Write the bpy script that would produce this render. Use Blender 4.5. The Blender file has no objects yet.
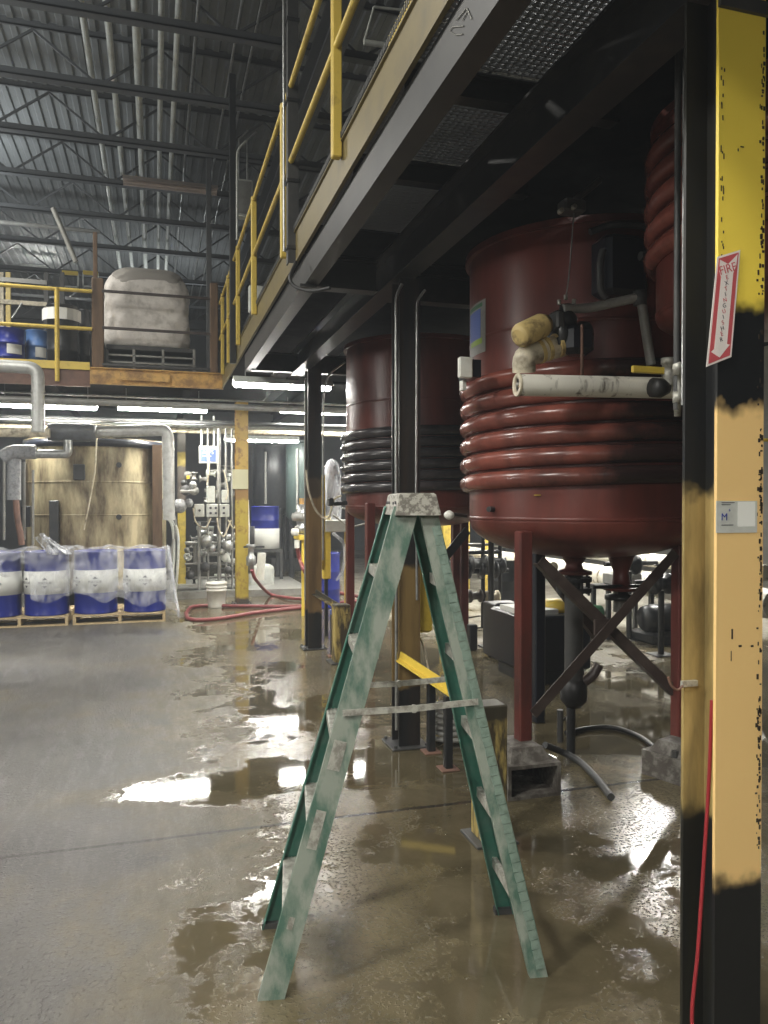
import bpy, math, random
from mathutils import Vector, Matrix
random.seed(7)
R = math.radians
PI = math.pi
COL = bpy.context.scene.collection

# ---------------------------------------------------------------- camera
EYE = 1.7
FPX = 768.0
YAW = math.atan(229 / 768)
PITCH = math.atan(9 / 768)
cam = bpy.data.cameras.new('camera')
cam.sensor_fit = 'HORIZONTAL'; cam.sensor_width = 36; cam.lens = 36
cam.clip_end = 200
co = bpy.data.objects.new('camera', cam); COL.objects.link(co)
co.location = (0, 0, EYE); co.rotation_euler = (PI / 2 - PITCH, 0, -YAW)
bpy.context.scene.camera = co

def ray(u, v):
    r = (u - 384) / FPX; up = (512 - v) / FPX
    fw = math.cos(PITCH) + up * math.sin(PITCH); z = -math.sin(PITCH) + up * math.cos(PITCH)
    return (r * math.cos(YAW) + fw * math.sin(YAW), -r * math.sin(YAW) + fw * math.cos(YAW), z)
def at(u, v, y):
    d = ray(u, v); k = y / d[1]
    return Vector((d[0] * k, y, EYE + d[2] * k))
def fl(u, v, z=0.0):
    d = ray(u, v); k = (z - EYE) / d[2]
    return Vector((d[0] * k, d[1] * k, z))

# ---------------------------------------------------------------- mesh builder
class MB:
    def __init__(s): s.v = []; s.f = []; s.sm = []
    def add(s, vs, fs, smooth=False):
        b = len(s.v); s.v += [Vector(p) for p in vs]
        for f in fs: s.f.append([b + i for i in f]); s.sm.append(smooth)
        return s
    def box(s, x0, x1, y0, y1, z0, z1):
        vs = [(x, y, z) for x in (x0, x1) for y in (y0, y1) for z in (z0, z1)]
        return s.add(vs, [(0, 1, 3, 2), (4, 6, 7, 5), (0, 4, 5, 1), (2, 3, 7, 6), (0, 2, 6, 4), (1, 5, 7, 3)])
    def bev(s, x0, x1, y0, y1, z0, z1, b=0.01):
        # box with chamfered vertical and horizontal edges
        vs = []; 
        def ring(z, i): return [(x0+i+b, y0+i, z), (x1-i-b, y0+i, z), (x1-i, y0+i+b, z), (x1-i, y1-i-b, z), (x1-i-b, y1-i, z), (x0+i+b, y1-i, z), (x0+i, y1-i-b, z), (x0+i, y0+i+b, z)]
        for z, i in ((z0, b), (z0 + b, 0), (z1 - b, 0), (z1, b)): vs += ring(z, i)
        fs = [tuple(reversed(range(8))), tuple(range(24, 32))]
        for k in range(3):
            for j in range(8):
                a = k * 8 + j; c = k * 8 + (j + 1) % 8
                fs.append((a, c, c + 8, a + 8))
        return s.add(vs, fs)
    def prism(s, poly, p0, p1, up=(0, 0, 1), right=None, ends=True):
        # 2D profile (a along side, b along up) swept from p0 to p1
        p0 = Vector(p0); p1 = Vector(p1); d = (p1 - p0).normalized(); up = Vector(up)
        if right is None: sd = d.cross(up).normalized()
        else: sd = Vector(right); sd = (sd - d * sd.dot(d)).normalized()
        up = sd.cross(d).normalized()
        n = len(poly)
        vs = [p0 + sd * a + up * b for a, b in poly] + [p1 + sd * a + up * b for a, b in poly]
        fs = [(i, (i + 1) % n, n + (i + 1) % n, n + i) for i in range(n)]
        if ends: fs += [tuple(reversed(range(n))), tuple(range(n, 2 * n))]
        return s.add(vs, fs)
    def bar(s, p0, p1, w, h, up=(0, 0, 1)):
        return s.prism([(-w/2, -h/2), (w/2, -h/2), (w/2, h/2), (-w/2, h/2)], p0, p1, up)
    def ibeam(s, p0, p1, w, h, t=.012, up=(0, 0, 1)):
        a = w / 2; b = h / 2
        return s.prism([(-a, -b), (a, -b), (a, -b+t), (t/2, -b+t), (t/2, b-t), (a, b-t), (a, b), (-a, b), (-a, b-t), (-t/2, b-t), (-t/2, -b+t), (-a, -b+t)], p0, p1, up)
    def tube(s, pts, r, seg=10, caps=True, smooth=True):
        pts = [Vector(p) for p in pts]; n = len(pts)
        rr = r if isinstance(r, (list, tuple)) else [r] * n
        t0 = (pts[1] - pts[0]).normalized()
        ref = Vector((0, 0, 1)) if abs(t0.z) < .9 else Vector((1, 0, 0))
        nn = t0.cross(ref).normalized(); vs = []
        for i in range(n):
            if i == 0: t = t0
            elif i == n - 1: t = (pts[i] - pts[i-1]).normalized()
            else: t = ((pts[i] - pts[i-1]).normalized() + (pts[i+1] - pts[i]).normalized()).normalized()
            nn = (nn - t * nn.dot(t)).normalized(); bb = t.cross(nn)
            for k in range(seg):
                a = 2 * PI * k / seg
                vs.append(pts[i] + (nn * math.cos(a) + bb * math.sin(a)) * rr[i])
        fs = []
        for i in range(n - 1):
            for k in range(seg):
                a = i * seg + k; b = i * seg + (k + 1) % seg
                fs.append((a, b, b + seg, a + seg))
        s.add(vs, fs, smooth)
        if caps:
            s.add([vs[k] for k in range(seg)], [tuple(reversed(range(seg)))])
            s.add([vs[(n-1)*seg + k] for k in range(seg)], [tuple(range(seg))])
        return s
    def lathe(s, prof, c, axis='z', seg=24, smooth=True):
        # prof: (radius, height) list; sharp corners come from doubled points
        c = Vector(c); vs = []
        for r, h in prof:
            for k in range(seg):
                a = 2 * PI * k / seg; x = r * math.cos(a); y = r * math.sin(a)
                if axis == 'z': vs.append(c + Vector((x, y, h)))
                elif axis == 'y': vs.append(c + Vector((x, h, y)))
                elif axis == 'x': vs.append(c + Vector((h, x, y)))
                else:
                    d = Vector(axis).normalized(); ref = Vector((0, 0, 1)) if abs(d.z) < .9 else Vector((1, 0, 0))
                    e = d.cross(ref).normalized(); g = d.cross(e)
                    vs.append(c + d * h + e * x + g * y)
        fs = []
        for i in range(len(prof) - 1):
            if prof[i] == prof[i + 1]: continue
            for k in range(seg):
                a = i * seg + k; b = i * seg + (k + 1) % seg
                fs.append((a, b, b + seg, a + seg))
        return s.add(vs, fs, smooth)
    def cyl(s, c, r, h, axis='z', seg=20):
        return s.lathe([(0, 0), (r, 0), (r, 0), (r, h), (r, h), (0, h)], c, axis, seg)
    def build(s, name, m, parent=None, solid=0):
        off = Vector((0, 0, 0)); M = None
        if parent is not None:
            M = WM[parent.name].inverted()
        me = bpy.data.meshes.new(name)
        vs = [tuple(M @ p) if M else tuple(p) for p in s.v]
        me.from_pydata(vs, [], s.f); me.update()
        me.polygons.foreach_set('use_smooth', s.sm)
        if m is not None: me.materials.append(m)
        o = bpy.data.objects.new(name, me); COL.objects.link(o)
        if parent is not None:
            o.parent = parent; WM[o.name] = WM[parent.name]
        else: WM[o.name] = Matrix.Identity(4)
        if solid:
            md = o.modifiers.new('thick', 'SOLIDIFY'); md.thickness = solid
        return o
WM = {}
LABELS = {}
def tag(o, label, cat, group=None, kind=None):
    o['label'] = label; o['category'] = cat
    if group: o['group'] = group
    if kind: o['kind'] = kind
    n = len(label.split())
    if n < 4 or n > 16: print('LABEL LENGTH', n, label)
    if label in LABELS: print('DUP LABEL', label)
    LABELS[label] = 1
    return o
def thing(name, loc, label, cat, group=None, rz=0):
    o = bpy.data.objects.new(name, None); o.empty_display_size = .1; COL.objects.link(o)
    o.location = loc; o.rotation_euler = (0, 0, rz)
    WM[o.name] = Matrix.Translation(Vector(loc)) @ Matrix.Rotation(rz, 4, 'Z')
    return tag(o, label, cat, group)
def struct(name, mb, m):
    o = mb.build(name, m); o['kind'] = 'structure'; return o
def dup(root, loc, label, rz=None):
    r = root.copy(); COL.objects.link(r); r.location = loc
    if rz is not None: r.rotation_euler = (0, 0, rz)
    r['label'] = label
    if len(label.split()) > 16 or label in LABELS: print('LABEL?', label)
    LABELS[label] = 1
    def rec(src, dst):
        for ch in list(src.children):
            c = ch.copy(); COL.objects.link(c); c.parent = dst; rec(ch, c)
    rec(root, r)
    return r
def text(name, body, size, M, m, parent, ext=.0006, align='CENTER'):
    # lettering converted to a mesh, laid on the surface given by the matrix
    cu = bpy.data.curves.new(name, 'FONT'); cu.body = body; cu.size = size; cu.align_x = align; cu.align_y = 'CENTER'; cu.extrude = ext
    o = bpy.data.objects.new(name, cu); COL.objects.link(o)
    dg = bpy.context.evaluated_depsgraph_get(); me = bpy.data.meshes.new_from_object(o.evaluated_get(dg))
    bpy.data.objects.remove(o)
    L = WM[parent.name].inverted() @ M if parent is not None else M
    me.transform(L); me.materials.clear(); me.materials.append(m)
    q = bpy.data.objects.new(name, me); COL.objects.link(q); q.parent = parent; WM[q.name] = WM[parent.name]
    return q
def frame(o, x, z):
    # matrix whose local x runs along x, local z along z (the face normal)
    x = Vector(x).normalized(); z = Vector(z).normalized(); y = z.cross(x)
    M = Matrix.Identity(4)
    for i in range(3): M[i][0] = x[i]; M[i][1] = y[i]; M[i][2] = z[i]; M[i][3] = o[i]
    return M
def arc(a, b, c, n=6):
    a, b, c = Vector(a), Vector(b), Vector(c)
    return [(1-t)**2 * a + 2*t*(1-t) * b + t*t * c for t in [i / n for i in range(n + 1)]]
def pipe_path(pts, r=.12, n=4):
    # polyline with rounded elbows
    pts = [Vector(p) for p in pts]; out = [pts[0]]
    for i in range(1, len(pts) - 1):
        a = pts[i-1] - pts[i]; b = pts[i+1] - pts[i]; k = min(r, a.length * .45, b.length * .45)
        out += arc(pts[i] + a.normalized() * k, pts[i], pts[i] + b.normalized() * k, n)
    return out + [pts[-1]]
def smooth_path(pts, n=8):
    pts = [Vector(p) for p in pts]; P = [pts[0] * 2 - pts[1]] + pts + [pts[-1] * 2 - pts[-2]]; out = []
    for i in range(1, len(P) - 2):
        for k in range(n):
            t = k / n; a, b, c, d = P[i-1], P[i], P[i+1], P[i+2]
            out.append(.5 * (2*b + (c - a) * t + (2*a - 5*b + 4*c - d) * t*t + (3*b - a - 3*c + d) * t**3))
    return out + [pts[-1]]

def zv(u, v, y): return at(u, v, y).z
# ---------------------------------------------------------------- materials
def base_mat(name):
    m = bpy.data.materials.new(name); m.use_nodes = True
    nt = m.node_tree; return m, nt, nt.nodes['Principled BSDF'], nt.nodes, nt.links
def c4(c): return (c[0], c[1], c[2], 1)
def pm(name, col, rough=.5, metal=0, dirt=None, amt=.5, scale=4, streak=1.0, bump=.0, spec=None, lo=.45, hi=.7, rdirt=None, bands=None, xshift=None):
    m, nt, B, N, L = base_mat(name)
    B.inputs['Roughness'].default_value = rough; B.inputs['Metallic'].default_value = metal
    B.inputs['Base Color'].default_value = c4(col)
    if spec is not None: B.inputs['Specular IOR Level'].default_value = spec
    if dirt is None and not bands and not bump: return m
    geo = N.new('ShaderNodeNewGeometry'); mp = N.new('ShaderNodeMapping'); L.new(geo.outputs['Position'], mp.inputs['Vector'])
    mp.inputs['Scale'].default_value = (1, 1, streak)
    nz = N.new('ShaderNodeTexNoise'); L.new(mp.outputs['Vector'], nz.inputs['Vector'])
    nz.inputs['Scale'].default_value = scale; nz.inputs['Detail'].default_value = 7; nz.inputs['Roughness'].default_value = .62
    src = None
    if bands:
        sep = N.new('ShaderNodeSeparateXYZ'); L.new(geo.outputs['Position'], sep.inputs[0])
        n2 = N.new('ShaderNodeTexNoise'); L.new(geo.outputs['Position'], n2.inputs['Vector']); n2.inputs['Scale'].default_value = 9; n2.inputs['Detail'].default_value = 3
        ma = N.new('ShaderNodeMath'); ma.operation = 'MULTIPLY_ADD'; L.new(n2.outputs['Fac'], ma.inputs[0]); ma.inputs[1].default_value = .16; 
        L.new(sep.outputs['Z'], ma.inputs[2])
        mr = N.new('ShaderNodeMath'); mr.operation = 'MULTIPLY'; L.new(ma.outputs[0], mr.inputs[0]); mr.inputs[1].default_value = .25
        rp = N.new('ShaderNodeValToRGB'); L.new(mr.outputs[0], rp.inputs[0])
        el = rp.color_ramp.elements
        while len(el) > 1: el.remove(el[-1])
        first = True; prev = None
        for z, c in bands:          # (start height, colour) going up
            p = (z + .08) * .25
            if first: el[0].position = 0; el[0].color = c4(c); first = False
            else:
                e = el.new(max(p - .004, 0)); e.color = c4(prev); e = el.new(p + .006); e.color = c4(c)
            prev = c
        src = rp.outputs[0]
    if dirt is not None:
        r1 = N.new('ShaderNodeValToRGB'); L.new(nz.outputs['Fac'], r1.inputs[0])
        if xshift:       # second colour takes over along X
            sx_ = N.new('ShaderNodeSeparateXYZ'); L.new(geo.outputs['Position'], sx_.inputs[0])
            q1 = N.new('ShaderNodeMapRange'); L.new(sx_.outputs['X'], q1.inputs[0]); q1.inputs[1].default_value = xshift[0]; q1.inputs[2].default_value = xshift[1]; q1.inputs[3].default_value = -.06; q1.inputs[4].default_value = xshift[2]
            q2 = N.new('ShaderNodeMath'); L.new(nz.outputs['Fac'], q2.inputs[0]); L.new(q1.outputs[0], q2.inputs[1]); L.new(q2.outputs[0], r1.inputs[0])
        r1.color_ramp.elements[0].position = lo; r1.color_ramp.elements[1].position = hi
        mu = N.new('ShaderNodeMath'); mu.operation = 'MULTIPLY'; L.new(r1.outputs[0], mu.inputs[0]); mu.inputs[1].default_value = amt
        mx = N.new('ShaderNodeMix'); mx.data_type = 'RGBA'; L.new(mu.outputs[0], mx.inputs['Factor'])
        mx.inputs[6].default_value = c4(col); mx.inputs[7].default_value = c4(dirt)
        if src is not None: L.new(src, mx.inputs[6])
        src = mx.outputs[2]
        if rdirt is not None:
            mm = N.new('ShaderNodeMapRange'); L.new(mu.outputs[0], mm.inputs[0]); mm.inputs[3].default_value = rough; mm.inputs[4].default_value = rdirt
            L.new(mm.outputs[0], B.inputs['Roughness'])
    if src is not None: L.new(src, B.inputs['Base Color'])
    if bump:
        bp = N.new('ShaderNodeBump'); bp.inputs['Strength'].default_value = bump; bp.inputs['Distance'].default_value = .02
        L.new(nz.outputs['Fac'], bp.inputs['Height']); L.new(bp.outputs[0], B.inputs['Normal'])
    return m
def em(name, col, s):
    m, nt, B, N, L = base_mat(name)
    B.inputs['Base Color'].default_value = c4(col); B.inputs['Emission Color'].default_value = c4(col); B.inputs['Emission Strength'].default_value = s
    return m
YEL = (.62, .47, .06); TAN = (.66, .43, .14); BLK = (.012, .013, .014); BRN = (.17, .105, .035)
M = {}
M['yellow'] = pm('yellow paint', (.60, .44, .08), .42, dirt=(.12, .07, .03), amt=.6, scale=9, lo=.55, hi=.75)
M['yellow_clean'] = pm('clean yellow paint', (.68, .50, .07), .4, dirt=(.25, .17, .05), amt=.4, scale=14, lo=.55, hi=.8)
M['olive'] = pm('old yellow channel paint', (.15, .115, .035), .45, dirt=(.07, .055, .025), amt=.6, scale=5)
M['orange'] = pm('orange rusted paint', (.66, .40, .12), .5, dirt=(.16, .08, .04), amt=.7, scale=6, lo=.42, hi=.62)
M['rustred'] = pm('brown primer', (.20, .11, .08), .6, dirt=(.08, .05, .04), amt=.6, scale=5)
M['black'] = pm('black steel paint', (.016, .018, .02), .38, dirt=(.05, .045, .04), amt=.5, scale=8)
M['darksteel'] = pm('dark dusty steel', (.035, .037, .038), .5, dirt=(.10, .095, .085), amt=.6, scale=5, lo=.4, hi=.8)
M['beamgrey'] = pm('grey dusty beam', (.028, .028, .026), .45, dirt=(.012, .013, .014), amt=.8, scale=3, lo=.4, hi=.65)
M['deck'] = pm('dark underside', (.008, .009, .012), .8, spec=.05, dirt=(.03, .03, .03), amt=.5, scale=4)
M['galv'] = pm('galvanised steel', (.42, .43, .42), .32, .75, dirt=(.2, .2, .19), amt=.7, scale=14)
M['ductmetal'] = pm('sheet metal duct', (.55, .56, .54), .4, .35, dirt=(.30, .30, .28), amt=.6, scale=10)
M['foildark'] = pm('dark grey drum wrap', (.11, .12, .13), .5, dirt=(.07, .07, .07), amt=.6, scale=12)
M['greypipe'] = pm('grey pipe', (.28, .28, .26), .4, .1, dirt=(.14, .13, .11), amt=.6, scale=8)
M['grating'] = pm('grating bars', (.34, .35, .36), .3, .5)
M['cream'] = pm('cream insulation', (.62, .56, .42), .5, dirt=(.10, .07, .04), amt=.75, scale=11, lo=.45, hi=.66)
M['white_streak'] = pm('streaked white jacket', (.70, .68, .60), .42, dirt=(.06, .045, .025), amt=.9, scale=13, streak=.12, lo=.56, hi=.66)
M['white_ins'] = pm('white pipe jacket', (.68, .66, .58), .42, dirt=(.09, .07, .04), amt=.85, scale=9, lo=.58, hi=.70)
M['tan_ins'] = pm('yellowed pipe jacket', (.55, .42, .17), .5, dirt=(.10, .06, .03), amt=.8, scale=12, lo=.5, hi=.66)
M['tank'] = pm('red oxide tank paint', (.15, .037, .027), .3, dirt=(.05, .018, .015), amt=.9, scale=3.2, streak=.22, lo=.42, hi=.72, rdirt=.45, bump=.05)
M['coil'] = pm('red oxide coil paint', (.24, .07, .05), .26, dirt=(.022, .014, .013), amt=.92, scale=3.0, streak=.6, lo=.38, hi=.66, bump=.05)
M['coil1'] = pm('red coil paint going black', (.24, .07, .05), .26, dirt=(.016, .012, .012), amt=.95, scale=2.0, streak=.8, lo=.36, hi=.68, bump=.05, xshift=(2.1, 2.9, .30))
M['coilblack'] = pm('black coil paint', (.03, .028, .03), .25, dirt=(.09, .07, .07), amt=.5, scale=5)
M['legred'] = pm('red leg paint', (.12, .028, .022), .38, dirt=(.04, .018, .015), amt=.8, scale=7, streak=.3)
M['brace'] = pm('dark brown brace', (.045, .032, .028), .42, dirt=(.09, .07, .06), amt=.6, scale=8)
M['blue'] = pm('blue drum paint', (.012, .022, .21), .3, spec=.5)
M['blue2'] = pm('pale blue drum paint', (.08, .17, .38), .35)
M['label'] = pm('paper label', (.74, .75, .71), .6)
M['pale'] = pm('pale grey enamel', (.52, .54, .50), .45, dirt=(.3, .3, .27), amt=.5, scale=10)
M['wood'] = pm('pallet wood', (.50, .39, .22), .75, dirt=(.25, .17, .09), amt=.6, scale=14)
M['oldwood'] = pm('weathered brown post', (.17, .105, .06), .7, dirt=(.05, .035, .025), amt=.8, scale=9, streak=.15)
M['bollard'] = pm('scuffed yellow bollard paint', (.46, .35, .11), .5, dirt=(.035, .028, .02), amt=.95, scale=13, streak=.22, lo=.44, hi=.58, bands=[(0, (.46, .35, .11)), (.6, (.045, .04, .025))])
M['hose'] = pm('red rubber hose', (.20, .04, .04), .4)
M['redcable'] = pm('red cable', (.27, .022, .028), .35)
M['blackrub'] = pm('black rubber', (.015, .015, .015), .45)
M['whiteplast'] = pm('white plastic', (.72, .72, .66), .4, dirt=(.45, .43, .36), amt=.4, scale=15)
M['bag'] = pm('woven white sack', (.74, .70, .65), .6, dirt=(.36, .33, .29), amt=.7, scale=8, bump=.5)
M['wrapcap'] = pm('grey cover sheet', (.33, .31, .28), .6, bump=.3)
M['foil'] = pm('grey wrapped lagging', (.30, .31, .32), .5, dirt=(.13, .13, .13), amt=.8, scale=22, bump=.8)
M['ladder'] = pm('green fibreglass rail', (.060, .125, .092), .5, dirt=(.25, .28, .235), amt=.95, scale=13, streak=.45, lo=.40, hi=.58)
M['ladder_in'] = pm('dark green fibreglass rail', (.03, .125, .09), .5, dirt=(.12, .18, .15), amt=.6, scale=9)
M['guard'] = pm('crinkled pale green edge', (.22, .30, .25), .35, .2, dirt=(.10, .15, .12), amt=.8, scale=30)
M['alu'] = pm('scuffed aluminium', (.46, .46, .41), .45, .35, dirt=(.20, .19, .16), amt=.8, scale=35, lo=.42, hi=.6)
M['alucap'] = pm('paint splashed cap', (.36, .35, .30), .55, .1, dirt=(.13, .12, .10), amt=.95, scale=42, lo=.45, hi=.54)
M['stained'] = pm('stained tank cladding', (.52, .45, .28), .45, dirt=(.075, .05, .025), amt=.97, scale=3.2, streak=.3, lo=.36, hi=.60)
M['fardark'] = pm('dark vessel', (.04, .042, .045), .35, .3, dirt=(.10, .10, .10), amt=.5, scale=3)
M['fargreen'] = pm('dark green vessel', (.06, .085, .08), .35)
M['green'] = pm('green motor paint', (.05, .17, .08), .4)
M['signblue'] = pm('blue sign ink', (.10, .16, .48), .5)
M['redink'] = pm('red sign ink', (.50, .09, .10), .3)
M['whiteink'] = pm('white sign vinyl', (.75, .70, .66), .3)
M['darkink'] = pm('dark ink', (.05, .05, .06), .5)
M['blueink'] = pm('dark blue ink', (.03, .05, .25), .5)
M['chalk'] = pm('chalk', (.22, .22, .20), .8)
M['limeink'] = pm('lime ink', (.30, .45, .06), .5)
M['concrete_block'] = pm('rough cast pedestal', (.075, .065, .055), .7, dirt=(.28, .27, .24), amt=.7, scale=16, bump=.4)
M['deepblack'] = pm('black painted box', (.010, .012, .018), .3)
M['tube'] = em('lit fluorescent tube', (1.0, .98, .93), 60)
M['dull'] = pm('unlit lamp housing', (.42, .34, .29), .5)
M['colR'] = pm('right column flange paint', YEL, .36, dirt=(.05, .03, .015), amt=.0, bands=[(0, BLK), (zv(735, 872, 1.88) - .03, (.80, .55, .23)), (zv(735, 400, 1.88) - .03, BLK), (zv(735, 303, 1.88), (.88, .68, .09))], scale=11, bump=.06)
M['colRw'] = pm('right column web paint', YEL, .42, dirt=(.02, .018, .01), amt=.8, bands=[(0, BLK), (zv(690, 812, 2.02), (.42, .31, .12)), (zv(690, 492, 2.02), BLK)], scale=6, streak=.2, lo=.45, hi=.7)
M['col1'] = pm('first column paint', YEL, .42, dirt=(.04, .025, .015), amt=.6, bands=[(0, BLK), (.42, (.20, .135, .05)), (1.25, BLK)], scale=10, streak=.12)
M['col2'] = pm('second column paint', YEL, .42, dirt=(.04, .025, .015), amt=.6, bands=[(0, BLK), (.42, (.19, .12, .05)), (1.75, (.06, .045, .03)), (1.98, BLK)], scale=10, streak=.12)
M['colY'] = pm('yellow column paint', YEL, .42, dirt=(.17, .07, .025), amt=.85, bands=[(0, (.07, .06, .05)), (.1, (.42, .32, .05)), (1.75, (.26, .15, .04)), (1.98, (.50, .33, .06))], scale=7, lo=.52, hi=.66)
M['colY2'] = pm('far column paint', YEL, .5, dirt=(.10, .07, .04), amt=.5, bands=[(0, (.55, .42, .07)), (1.6, (.13, .11, .09)), (2.4, (.42, .33, .07)), (2.7, (.13, .12, .10))], scale=7)
M['chips'] = pm('chipped paint scar', (.03, .02, .012), .6)

def film_mat(name, a=.38):
    m, nt, B, N, L = base_mat(name)
    B.inputs['Base Color'].default_value = (.78, .80, .84, 1); B.inputs['Roughness'].default_value = .18
    geo = N.new('ShaderNodeNewGeometry'); nz = N.new('ShaderNodeTexNoise'); L.new(geo.outputs['Position'], nz.inputs['Vector'])
    mp = N.new('ShaderNodeMapping'); L.new(geo.outputs['Position'], mp.inputs['Vector']); mp.inputs['Scale'].default_value = (1, 1, .45); L.new(mp.outputs[0], nz.inputs['Vector'])
    nz.inputs['Scale'].default_value = 7; nz.inputs['Detail'].default_value = 5; nz.inputs['Distortion'].default_value = .6
    mr = N.new('ShaderNodeMapRange'); L.new(nz.outputs['Fac'], mr.inputs[0]); mr.inputs[1].default_value = .38; mr.inputs[2].default_value = .72; mr.inputs[3].default_value = a * .12; mr.inputs[4].default_value = min(a * 1.7, 1)
    L.new(mr.outputs[0], B.inputs['Alpha'])
    bp = N.new('ShaderNodeBump'); bp.inputs['Strength'].default_value = .7; bp.inputs['Distance'].default_value = .03; L.new(nz.outputs['Fac'], bp.inputs['Height']); L.new(bp.outputs[0], B.inputs['Normal'])
    return m
M['film'] = film_mat('clear wrinkled film', .20)
M['film2'] = film_mat('milky wrinkled film', .6)

def floor_mat():
    m, nt, B, N, L = base_mat('wet and dry concrete')
    geo = N.new('ShaderNodeNewGeometry'); sep = N.new('ShaderNodeSeparateXYZ'); L.new(geo.outputs['Position'], sep.inputs[0])
    def noise(s, d=5, r=.6, dist=0, vec=None):
        n = N.new('ShaderNodeTexNoise'); L.new(vec or geo.outputs['Position'], n.inputs['Vector'])
        n.inputs['Scale'].default_value = s; n.inputs['Detail'].default_value = d; n.inputs['Roughness'].default_value = r; n.inputs['Distortion'].default_value = dist; return n.outputs['Fac']
    def math_(op, a, b=None, c=None, clamp=False):
        n = N.new('ShaderNodeMath'); n.operation = op; n.use_clamp = clamp
        for i, x in enumerate((a, b, c)):
            if x is None: continue
            if isinstance(x, (int, float)): n.inputs[i].default_value = x
            else: L.new(x, n.inputs[i])
        return n.outputs[0]
    def mr(x, a, b, c=0, d=1, smooth=True):
        n = N.new('ShaderNodeMapRange'); L.new(x, n.inputs[0]); n.inputs[1].default_value = a; n.inputs[2].default_value = b; n.inputs[3].default_value = c; n.inputs[4].default_value = d
        if smooth: n.interpolation_type = 'SMOOTHSTEP'
        return n.outputs[0]
    def mix(f, a, b):
        n = N.new('ShaderNodeMix'); n.data_type = 'RGBA'; L.new(f, n.inputs['Factor'])
        for i, x in ((6, a), (7, b)):
            if isinstance(x, tuple): n.inputs[i].default_value = c4(x)
            else: L.new(x, n.inputs[i])
        return n.outputs[2]
    X, Y = sep.outputs['X'], sep.outputs['Y']
    nbig = noise(.55, 6, .6); nmid = noise(2.6, 11, .74, .4); nfine = noise(34, 5, .75); nvf = noise(90, 2, .6)
    # where water lies: to the right of a ragged edge, plus a long puddle reaching left
    edge = mr(math_('SUBTRACT', X, math_('MULTIPLY', mr(Y, 3.2, 4.4, 1, 0), -.12)), -.35, 1.15, -.34, .36, False)
    fingerY = mr(math_('ABSOLUTE', math_('SUBTRACT', Y, 4.72)), .02, .42, .62, 0)
    fingerX = mr(X, -.75, -.2, 0, 1)
    finger = math_('MULTIPLY', fingerY, fingerX)
    a = math_('ADD', edge, math_('MULTIPLY', finger, .62))
    a = math_('ADD', a, math_('MULTIPLY', math_('SUBTRACT', nbig, .5), 1.3))
    a = math_('ADD', a, math_('MULTIPLY', math_('SUBTRACT', nmid, .5), .95))
    a = math_('SUBTRACT', a, math_('MULTIPLY', math_('MULTIPLY', mr(Y, 6.2, 8.5), mr(X, 2.6, 4.0)), .55))
    a = math_('ADD', a, math_('MULTIPLY', math_('SUBTRACT', nfine, .5), .22))
    wet = mr(a, -.02, .09)
    pool = mr(math_('ADD', math_('ADD', math_('MULTIPLY', math_('SUBTRACT', noise(.9, 4, .6), .5), 1.4), math_('MULTIPLY', math_('SUBTRACT', nmid, .5), 1.1)), math_('MULTIPLY', finger, .5)), -.03, .05)
    dry = mix(mr(nbig, .3, .7), (.045, .042, .038), (.125, .118, .107))
    dry = mix(mr(nmid, .42, .75, 0, .55), dry, (.046, .043, .038))
    mps = N.new('ShaderNodeMapping'); L.new(geo.outputs['Position'], mps.inputs['Vector']); mps.inputs['Rotation'].default_value = (0, 0, .5); mps.inputs['Scale'].default_value = (1, .16, 1)
    scr = noise(9, 9, .8, 0, mps.outputs[0])
    dry = mix(mr(scr, .5, .72, 0, .55), dry, (.21, .20, .18))
    dry = mix(mr(scr, .28, .46, .5, 0), dry, (.035, .033, .03))
    dry = mix(mr(nfine, .52, .75, 0, .6), dry, (.24, .23, .21))
    wetc = mix(mr(nmid, .35, .68), (.098, .082, .044), (.165, .138, .084))
    wetc = mix(math_('MULTIPLY', mr(pool, 0, 1), .45), wetc, (.045, .037, .022))
    wetc = mix(mr(nfine, .6, .8, 0, .35), wetc, (.24, .21, .16))
    pale = math_('MULTIPLY', mr(Y, 6.2, 8.5), mr(X, 2.4, 3.6))
    dry = mix(math_('MULTIPLY', pale, .8), dry, (.42, .40, .34))
    damp = mr(a, -.36, .06)
    col = mix(damp, dry, wetc)
    # saw-cut joints across the floor
    def joint(coord, at_, w):
        wob = math_('MULTIPLY', math_('SUBTRACT', nmid, .5), .05)
        d = math_('ABSOLUTE', math_('SUBTRACT', math_('ADD', coord, wob), at_)); return mr(d, w * .4, w, 1, 0)
    j = math_('MAXIMUM', joint(Y, 4.03, .02), joint(Y, 10.1, .012))
    col = mix(j, col, (.03, .027, .022))
    L.new(col, B.inputs['Base Color'])
    rw = math_('ADD', mr(pool, 0, 1, .10, .025, False), math_('MULTIPLY', math_('MULTIPLY', mr(nfine, .5, .8), .16), mr(pool, 0, 1, 1, .25, False)))
    rd = math_('ADD', mr(scr, .3, .65, .26, .60, False), math_('MULTIPLY', mr(nfine, .4, .8), .14))
    n = N.new('ShaderNodeMix'); L.new(wet, n.inputs[0]); L.new(rd, n.inputs[2]); L.new(rw, n.inputs[3]); L.new(n.outputs[0], B.inputs['Roughness'])
    B.inputs['Specular IOR Level'].default_value = .6
    grit = noise(60, 2, .6)
    hgt = math_('ADD', math_('MULTIPLY', nfine, mr(wet, 0, 1, .5, .16, False)), math_('MULTIPLY', math_('MULTIPLY', scr, mr(wet, 0, 1, 1, 0, False)), .40))
    hgt = math_('ADD', hgt, math_('MULTIPLY', noise(9, 2), .10))
    hgt = math_('ADD', hgt, math_('MULTIPLY', mr(grit, .54, .66), mr(pool, 0, 1, .45, .0, False)))
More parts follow.
